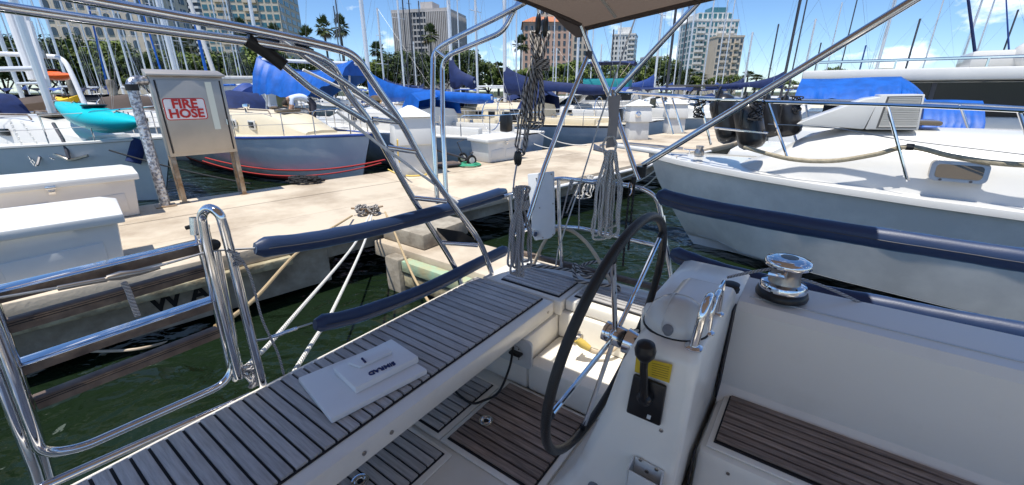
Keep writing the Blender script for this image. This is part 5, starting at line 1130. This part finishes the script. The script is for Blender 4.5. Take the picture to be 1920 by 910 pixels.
# canvas: grid over (a, b), edge curved at the stern, added unseen opening that lets sun onto the step
def zc_(a, b): return 2.90 - .22*abs(max(0,(b-.8)/1.53))**3 - .12*max(0,(-b-.2)/1.5)**3 + .125*max(0,1.19-max(a,.2))*max(0,(b-.8)/1.53)**3
def aft(b): return 1.19 + .50*(1-max(0,min(1,(b-.9)/1.42))**2.2)
cv_, fc = [], []; NA, NB_ = 26, 40
idx = {}
for i in range(NA+1):
    for j in range(NB_+1):
        b_ = -1.7 + 4.03*j/NB_; a1 = aft(b_); a0 = -1.5; a_ = a0 + (a1-a0)*i/NA
        if a_ < -.18: b_ = -1.7 + (b_+1.7)*(1 - .14*min(1,(-.18-a_)/.12))  # unseen front corner shaped so sun reaches the forward lifeline covers
        idx[i,j] = len(cv_); p = AB(a_, b_, zc_(a_,b_)); cv_.append(p)
for i in range(NA):
    for j in range(NB_):
        c_ = (cv_[idx[i,j]]+cv_[idx[i+1,j+1]])/2; ca, cb__ = c_.dot(AX), c_.dot(BX)
        if .52 < ca < 1.02 and 1.12 < cb__ < 1.58: continue
        fc.append((idx[i,j],idx[i+1,j],idx[i+1,j+1],idx[i,j+1]))
cm = MB().add(cv_, fc); 
th_ = len(cm.v); can = cm.obj('canvas', bimc, bi, smooth=60)
vm = bpy.data.materials.new('added_clear_pane'); vm.use_nodes = True; vt_ = vm.node_tree; tb = vt_.nodes.new('ShaderNodeBsdfTransparent'); gb = vt_.nodes.new('ShaderNodeBsdfGlossy'); mxs = vt_.nodes.new('ShaderNodeMixShader'); mxs.inputs[0].default_value = .06; tb.inputs[0].default_value = (.95,.95,.93,1)
vt_.links.new(tb.outputs[0], mxs.inputs[1]); vt_.links.new(gb.outputs[0], mxs.inputs[2]); vt_.links.new(mxs.outputs[0], vt_.nodes['Material Output'].inputs[0])
MB().add([AB(a_,b_,zc_(a_,b_)+.004) for a_,b_ in ((.40,1.0),(1.14,1.0),(1.14,1.68),(.40,1.68))], [(0,1,2,3)]).obj('added_sun_opening', vm, bi, smooth=0)  # unseen pane over the opening added for the sun patch on the step
# hanging valance at the visible corner
e0 = [AB(aft(b_), b_, zc_(aft(b_), b_)) for b_ in (2.16,2.22,2.28,2.325)]
vs_ = [p - Zv*.0 for p in e0] + [p - Zv*d for p, d in zip(e0, (.012,.05,.075,.05))]
MB().add(vs_, [(k,k+1,k+5,k+4) for k in range(3)]).obj('valance', bimc, bi, smooth=60)
sd_ = [AB(a_, 2.335, zc_(a_,2.33)) for a_ in (1.19,.9,.6,.3,0,-.17)]
MB().tube(sd_, .017, 8).obj('edge_pocket', bimc, bi)
MB().tube([AB(aft(b_), b_, zc_(aft(b_),b_)) for b_ in [2.3-k*.25 for k in range(16)]], .014, 8).obj('edge_pocket', bimc, bi)
MB().tube([AB(1.0,2.28-k*.2,zc_(1.0,2.28-k*.2)-.012) for k in range(20)], .008, 6).obj('webbing_tape', mat('pale_webbing',(.45,.42,.38),.8), bi)
# lifelines and their covers
def pad(label, pts, r_, mode, mt=navy, seed=0, group=None):
    f = {'A':pA,'B':pB}[mode]; P = smoothline([f(*p) for p in pts], 14); rnd_ = random.Random(seed); n_ = len(P); vs_ = []
    m = MB(); rings = []
    for i, p in enumerate(P):
        u = i/(n_-1); d = (P[min(i+1,n_-1)]-P[max(i-1,0)]).normalized(); s = d.cross(Zv).normalized(); up = s.cross(d)
        e = min(1, .55+min(u,1-u)*14); ring = []
        for k in range(14):
            t_ = 2*math.pi*k/14; w_ = 1 + .022*math.sin(i*.9+k*2.3+seed) + .02*math.sin(i*.37+seed) + rnd_.uniform(-.008,.008) + .10*max(0,1-min(u,1-u)*18)*math.sin(k*3+i)
            ring.append(p + (s*math.cos(t_)*.82 + up*math.sin(t_)*1.08)*r_*e*w_)
        rings.append(ring)
    o = m.loft(rings).obj('lifeline_cover', mt, None, smooth=60); tag(o, label, 'lifeline cover', group)
    MB().tube([r[10]*1.0 for r in rings], .0035, 5).obj('stitched_seam', navyd, o); MB().tube([r[0].lerp(r[7],-.01) for r in rings[2:-2]], .0022, 5).obj('zip', dmast, o); return o
pad('navy padded cover on the upper stern lifeline beside the ladder', [(478,466,1.75),(600,449,1.75),(720,424,1.75),(850,390,1.75),(948,360,1.75)], .038, 'A', seed=1)
pad('navy padded cover on the lower stern lifeline over the bench', [(590,609,1.75),(680,588,1.75),(800,542,1.75),(900,492,1.75),(950,468,1.75)], .039, 'A', seed=2)
pad('navy padded cover on the upper side lifeline in front of the cruiser hull', [(1232,366,2.35),(1300,385,2.35),(1440,412,2.35),(1620,442,2.35),(1800,470,2.35),(1990,500,2.35)], .043, 'B', seed=3)
pad('navy padded cover on the lower side lifeline behind the winch', [(1258,474,2.35),(1330,502,2.35),(1440,532,2.35),(1620,568,2.35),(1800,604,2.35),(1990,640,2.35)], .045, 'B', seed=4)
LW = mat('lifeline_wire', (.42,.42,.42), .3, .9)
tube_px('lifeline', [(-20,562,1.85),(120,538,1.85),(270,507,1.85),(398,470,1.82),(478,466,1.75)], .0045, yt, LW, 0, 'A', 6)
tube_px('turnbuckle', [(108,541,1.85),(150,533,1.85),(200,524,1.85)], .009, yt, dsteel, 0, 'A', 8); tube_px('turnbuckle', [(200,522,1.84),(225,517,1.84),(262,511,1.84),(300,502,1.84)], [.010,.016,.011,.006], yt, dsteel, 0, 'A', 8)
tube_px('lifeline', [(585,606,1.75),(548,618,1.74),(500,636,1.72),(470,640,1.72)], .005, yt, LW, 0, 'A', 6); tube_px('turnbuckle', [(556,616,1.74),(505,634,1.72)], .008, yt, steel, 0, 'A', 8)
tube_px('backstay', [(1210,-20,2.2),(1124,228,2.4),(1088,345,2.42),(1046,470,2.45),(1042,500,2.45)], .0045, yt, wire, 0, 'T', 6)
# ================================================================ loose gear and ropes
# white instrument covers stacked on the bench
zb = ST+.0135
def slab_px(name, label, poly, z, th, m, bev=.006):
    o = MB().prism([pz(x,y,z) for x,y in poly], Zv*th).obj(name, m, None, bev=bev); return tag(o, label, 'cover') if label else o
cvm = mat('white_plastic_cover', (.84,.84,.83), .28, var=.03)
c1 = slab_px('instrument_cover', 'large flat white plastic instrument cover lying on the slatted bench', [(560,718),(722,652),(802,702),(622,796)], zb, .026, cvm)
c2 = slab_px('instrument_cover', 'medium white instrument cover with blue lettering stacked on the large one', [(626,700),(735,646),(786,680),(668,740)], zb+.0265, .032, cvm)
ex_ = (pz(694,704,zb+.04)-pz(742,683,zb+.04)); ey_ = Zv.cross(ex_)
dkblue = mat('blue_print', (.02,.03,.12), .5)
put_text('SIMRAD', .033, basis(ex_, ey_, pz(716,691,zb+.0606)+Vector((0,0,0))), dkblue, c2)
c3 = slab_px('instrument_cover', 'small white instrument cover on top of the stack', [(652,684),(724,652),(736,664),(676,692)], zb+.059, .014, cvm, .003)
put_text('SIMRAD', .012, basis(-ey_, ex_, pz(682,676,zb+.0745)), dkblue, c3)
# rope bundles
def bundle(name, label, top, bot, width, n, m, r_, tt, seed=0, waist=.35, loops=True, cat='rope'):
    """hank of line hanging from `top` to `bot` (photo positions at distance tt), gathered near the waist"""
    rnd_ = random.Random(seed); mb = MB(); pts = []; ln_ = .95
    for k in range(n):
        sgn = -1 if k % 2 else 1; off = rnd_.uniform(-.5,.5)*width; dep = rnd_.uniform(-.04,.04)
        seq = []; ln_ = ln_ if k % 2 else rnd_.uniform(.80,1.0)
        if k == 0: ln_ = .95
        for i in range(9):
            u = i/8; x = top[0]+(bot[0]-top[0])*u; y = top[1]+(bot[1]-top[1])*u*ln_
            spread = (.25 + .75*min(1,abs(u-waist)*2.6)); seq.append(pT(x+off*spread+rnd_.uniform(-1.5,1.5), y, tt+dep+rnd_.uniform(-.008,.008)))
        if k % 2: seq = seq[::-1]
        else: seq[-1] = seq[-1] + Vector((0,0,-.012))
        pts += seq
    return tag(MB().tube(smoothline(pts,5), r_, 7).obj(name, m, None), label, cat)
def turns(c_px, tt, w_, h, n, r_, m, parent):
    pts = []
    for k in range(n*12+1):
        a = k*2*math.pi/12; p = pT(c_px[0], c_px[1], tt); pts.append(p + Vector((w_*math.cos(a), w_*.8*math.sin(a), h*(k/(n*12)-.5))))
    return MB().tube(pts, r_, 7).obj('wrap_turns', m, parent)
b1 = bundle('rope_hank', 'black flecked sheet hanked and hanging from the bimini beside the block', (1013,62), (1000,243), 46, 12, ropef, .0068, 2.33, 1, .38)
turns((1014,122), 2.33, .045, .05, 4, .0065, ropef, b1)
bundle('tackle_line', 'black flecked tackle falls running down to the lower black block', (1008,70), (976,286), 22, 6, ropef, .0055, 2.36, 2, .1)
blk = empty('pulley_block', pT(1010,50,2.34), 0, 'black pulley block hanging under the bimini corner', 'pulley')
for x_ in (1009,1023): MB().lathe([(.004,-.055),(.012,-.045),(.017,-.015),(.016,.02),(.010,.045),(.003,.052)], pT(x_,44+(x_-1009)*.4,2.31), 12, (.05,0,1)).obj('cheek', bplast, blk)
MB().lathe([(.02,-.012),(.012,0),(.02,.012)], pT(1015,44,2.34), 14, (.8,-.6,0)).obj('sheave', dmast, blk)
MB().tube([pT(1018,26,2.34),pT(1025,-10,2.34)], .006, 6).obj('strop', ropef, blk)
bl2 = empty('pulley_block', pT(970,300,2.36), 0, 'black pulley block shackled above the stern rail', 'pulley')
MB().lathe([(.004,-.045),(.018,-.035),(.025,0),(.018,.035),(.004,.045)], pT(971,297,2.36), 14).obj('cheek', bplast, bl2); MB().tube([pT(969,308,2.36),pT(964,338,2.34),pT(961,372,2.32)], .005, 6).obj('shackle_wire', wire, bl2)
b2 = bundle('rope_hank', 'white line hanked and hanging from the grey webbing strap', (1146,285), (1135,445), 56, 18, ropew, .0058, 2.40, 3, .02)
turns((1143,291), 2.40, .028, .05, 5, .0055, ropew, b2)
MB().tube([pT(1134,290,2.4),pT(1130,272,2.4),pT(1137,258,2.4),pT(1150,256,2.4),pT(1156,270,2.4),pT(1152,290,2.4)], .007, 8).obj('loop', ropew, b2)
wb_ = [pT(1144,180,2.44), pT(1164,180,2.44), pT(1160,262,2.42), pT(1137,270,2.42)]
stp = MB().prism([pT(1140,182,2.43),pT(1164,178,2.43),pT(1160,220,2.43),pT(1154,275,2.42),pT(1136,278,2.42),pT(1142,225,2.43)], Vector((0,.008,0))).obj('webbing_strap', webb, None, bev=.001); tag(stp, 'grey webbing strap sewn round the junction of the bimini struts', 'strap')
b3 = bundle('rope_hank', 'grey line hanked over the stern rail beside the white board', (976,352), (972,516), 50, 14, ropeg, .0064, 2.22, 4, .22)
turns((978,385), 2.22, .035, .05, 5, .0055, ropeg, b3)
bundle('rope_hank', 'small hank of grey line tied to the pushpit top rail', (1072,338), (1068,352), 12, 6, ropeg, .005, 2.35, 6, .5)
bundle('rope_hank', 'loops of white and green line hanging off the rail end', (1108,330), (1100,372), 44, 8, ropew, .0045, 3.0, 7, .1)
for k, (x0, y0, x1, y1) in enumerate(((1068,345,1053,410),(1086,340,1062,400),(1087,345,1085,430))):
    tag(MB().tube([pT(x0,y0,2.36),pT(x1,y1,2.38)], .004, 6).obj('control_line', ropeg, None), 'thin grey control line led down from the pushpit rail', 'rope', 'grey control lines at the pushpit')
bt = MB().tube([pT(1181,340,2.3),pT(1178,380,2.3),pT(1172,440,2.3),pT(1168,500,2.3)], .006, 6).tube([pT(1190,342,2.3),pT(1184,400,2.3),pT(1178,470,2.3)], .006, 6).obj('tackle', ropek, None); tag(bt, 'black tackle line with steel shackles hanging behind the wheel', 'rope')
MB().tube([pT(1178,352,2.29),pT(1180,343,2.29),pT(1186,346,2.29),pT(1184,362,2.29),pT(1180,368,2.29)], .004, 6).obj('shackle', steel, bt); MB().lathe([(.012,-.03),(.014,.03)], pT(1188,342,2.3), 10).obj('block', bplast, bt)
# thick flecked mooring rope over the quarter
mrp = smoothline([pz(988,496,1.24),pz(1012,500,1.24),pz(1045,503,1.235),pz(1085,510,1.235),pz(1120,520,1.24),pz(1090,500,1.27),pz(1130,490,1.27),pz(1150,505,1.25),pz(1100,520,1.27),pz(1078,495,1.29),pz(1082,525,1.25),pz(1130,535,1.24),pz(1160,540,1.23),pz(1150,575,1.10)],8)
tag(MB().tube(mrp, .012, 8).obj('mooring_rope', ropel, None), 'thick black and white mooring rope heaped behind the wheel', 'rope')
# shore power cable
cab = smoothline([pB(1000,498,2.32),pB(1020,455,2.36),pB(1040,432,2.40),pB(1070,432,2.40),pB(1105,462,2.38),pB(1140,520,2.30),pB(1165,575,2.18),pB(1172,620,2.05),pB(1150,655,1.92),pB(1115,660,1.84),pB(1092,645,1.80)],8)
cc = MB().tube(cab, .0125, 10).obj('shore_power_cable', hosec, None); tag(cc, 'cream shore power cable arching over the stern to a yellow plug', 'cable')
MB().tube([pB(1104,653,1.82),pB(1092,645,1.80),pB(1080,636,1.78)], [.018,.024,.020], 12).obj('plug', yel, cc)
inl = MB().lathe([(.040,0),(.042,.008),(.03,.012),(.03,.03)], pB(1080,634,1.80)+AX*.0, 18, -AX).obj('power_inlet', dsteel, yt)
# black cable under the bench
bc = smoothline([pB(962,652,1.60),pB(955,690,1.52),pB(935,735,1.42),pz(905,752,FL+.03),pz(885,756,FL+.03),pz(862,742,FL+.03),pz(845,722,FL+.03),pz(838,705,FL+.03)],8)
tag(MB().tube(bc, .0065, 8).obj('cable', black, None), 'thin black cable looping from the switch panel to the floor', 'cable')
# mooring lines to the pier cleat
cq = pz(697,404,DTOP+.06)
def mline(name, label, pts, r_, m): return tag(MB().tube(smoothline(pts,8), r_, 8).obj(name, m, None), label, 'rope')
mline('mooring_line', 'taut white mooring line running from the cleat past the hook', [cq, pA(683,455,3.6), pA(621,588,2.4), pA(596,627,2.1), pA(563,679,1.85), pA(548,704,1.78)], .0115, ropec)
mline('mooring_line', 'second taut white mooring line led to the ladder foot', [cq+Vector((-.03,0,0)), pA(662,462,3.6), pA(530,617,2.25), pA(480,670,1.95), pA(440,712,1.82)], .0115, ropec)
mline('mooring_line', 'slack tan mooring line dropping from the pier towards the ladder', [pz(660,405,DTOP+.05), pA(600,442,3.9), pA(551,480,3.4), pA(482,556,2.7), pA(430,598,2.3), pA(405,612,2.15)], .0125, ropet)
mline('mooring_line', 'tan mooring line hanging from the pier to the bench side', [pz(722,398,DTOP+.05), pz(738,432,DTOP-.05), pA(760,485,3.3), pA(780,528,2.9), pA(809,574,2.4), pA(830,610,2.0)], .0125, ropet)
mline('dock_hose', 'cream hose looping along the waterline under the ladder', [pz(-20,618,.25), pz(15,634,.20), pz(60,646,.14), pz(110,655,.10), pz(180,659,.08), pz(255,655,.06), pz(320,640,-.02)], .014, hosec)
mline('lashing_line', 'thin grey line knotted to the stern gate post hanging down', [pA(425,470,1.68), pA(448,482,1.66), pA(470,520,1.68), pA(492,600,1.70), pA(520,660,1.70), pA(532,702,1.70)], .0048, ropeg)
knot('knot', yt, pA(446,486,1.67), .014, ropeg, 30, .0045, 5)
mline('lanyard', 'braided lanyard dangling from the lifeline turnbuckle', [pA(232,530,1.84), pA(240,545,1.84), pA(250,572,1.84), pA(258,592,1.85)], .009, ropeg)
knot('gate_lashing', yt, pA(470,705,1.76), .03, ropeg, 40, .0045, 9)
mline('winch_line', 'grey sheet leading off the winch drum', [wb+Vector((0,0,.10))+AX*.05, wb+Vector((0,0,.06))+AX*.12+BX*.02, AB(.22,1.86,1.605)], .006, ropeg)
mline('winch_tail', 'grey sheet led forward from the winch along the coaming', [wb+Vector((0,0,.07))+BX*.05, AB(-.15,1.90,1.63), AB(-.6,2.02,1.45), AB(-1.4,2.05,1.32)], .006, ropeg)
# lines of the neighbouring boats
mline('mooring_line', 'red striped mooring lines sagging along the blue hull', sag(pz(385,296,.55), pz(722,300,DTOP+.1), .30, 14), .02, orangeR)
mline('mooring_line', 'second red mooring line below the first along the blue hull', sag(pz(380,302,.5), pz(715,306,DTOP+.06), .36, 14), .016, orangeR)
mline('mooring_line', 'black mooring line from the cream sailboat to the fire hose cabinet', sag(py(205,282,8.9), pz(470,345,DTOP), .05), .016, ropek)
for k, (p0, p1) in enumerate((((960,275),(1008,284)),((1010,250),(1100,272)),((985,262),(1060,277)))):
    mline('mooring_line', ('white line from the navy covered sailboat bow to the pier','pale line sagging to the pier beside the flecked bundle','white spring line between the sailboats and the pier')[k], sag(py(*p0,13.2), pz(*p1,DTOP+.02), .12), .018, ropec)
for k in range(3):
    mline('mooring_line', ('white bow line of the motor cruiser reaching the pier','lower white bow line of the motor cruiser','slack white bow line under the motor cruiser')[k], sag(ML(.2,.05,1.3-.1*k), pz(1105+25*k,345-12*k,.7), .10+.12*k), .012, ropec)
mline('pier_pipe', 'white pipe running along the near edge of the pier', [DK(5.6,-.03,.66),DK(14,-.03,.66)], .035, wtube)
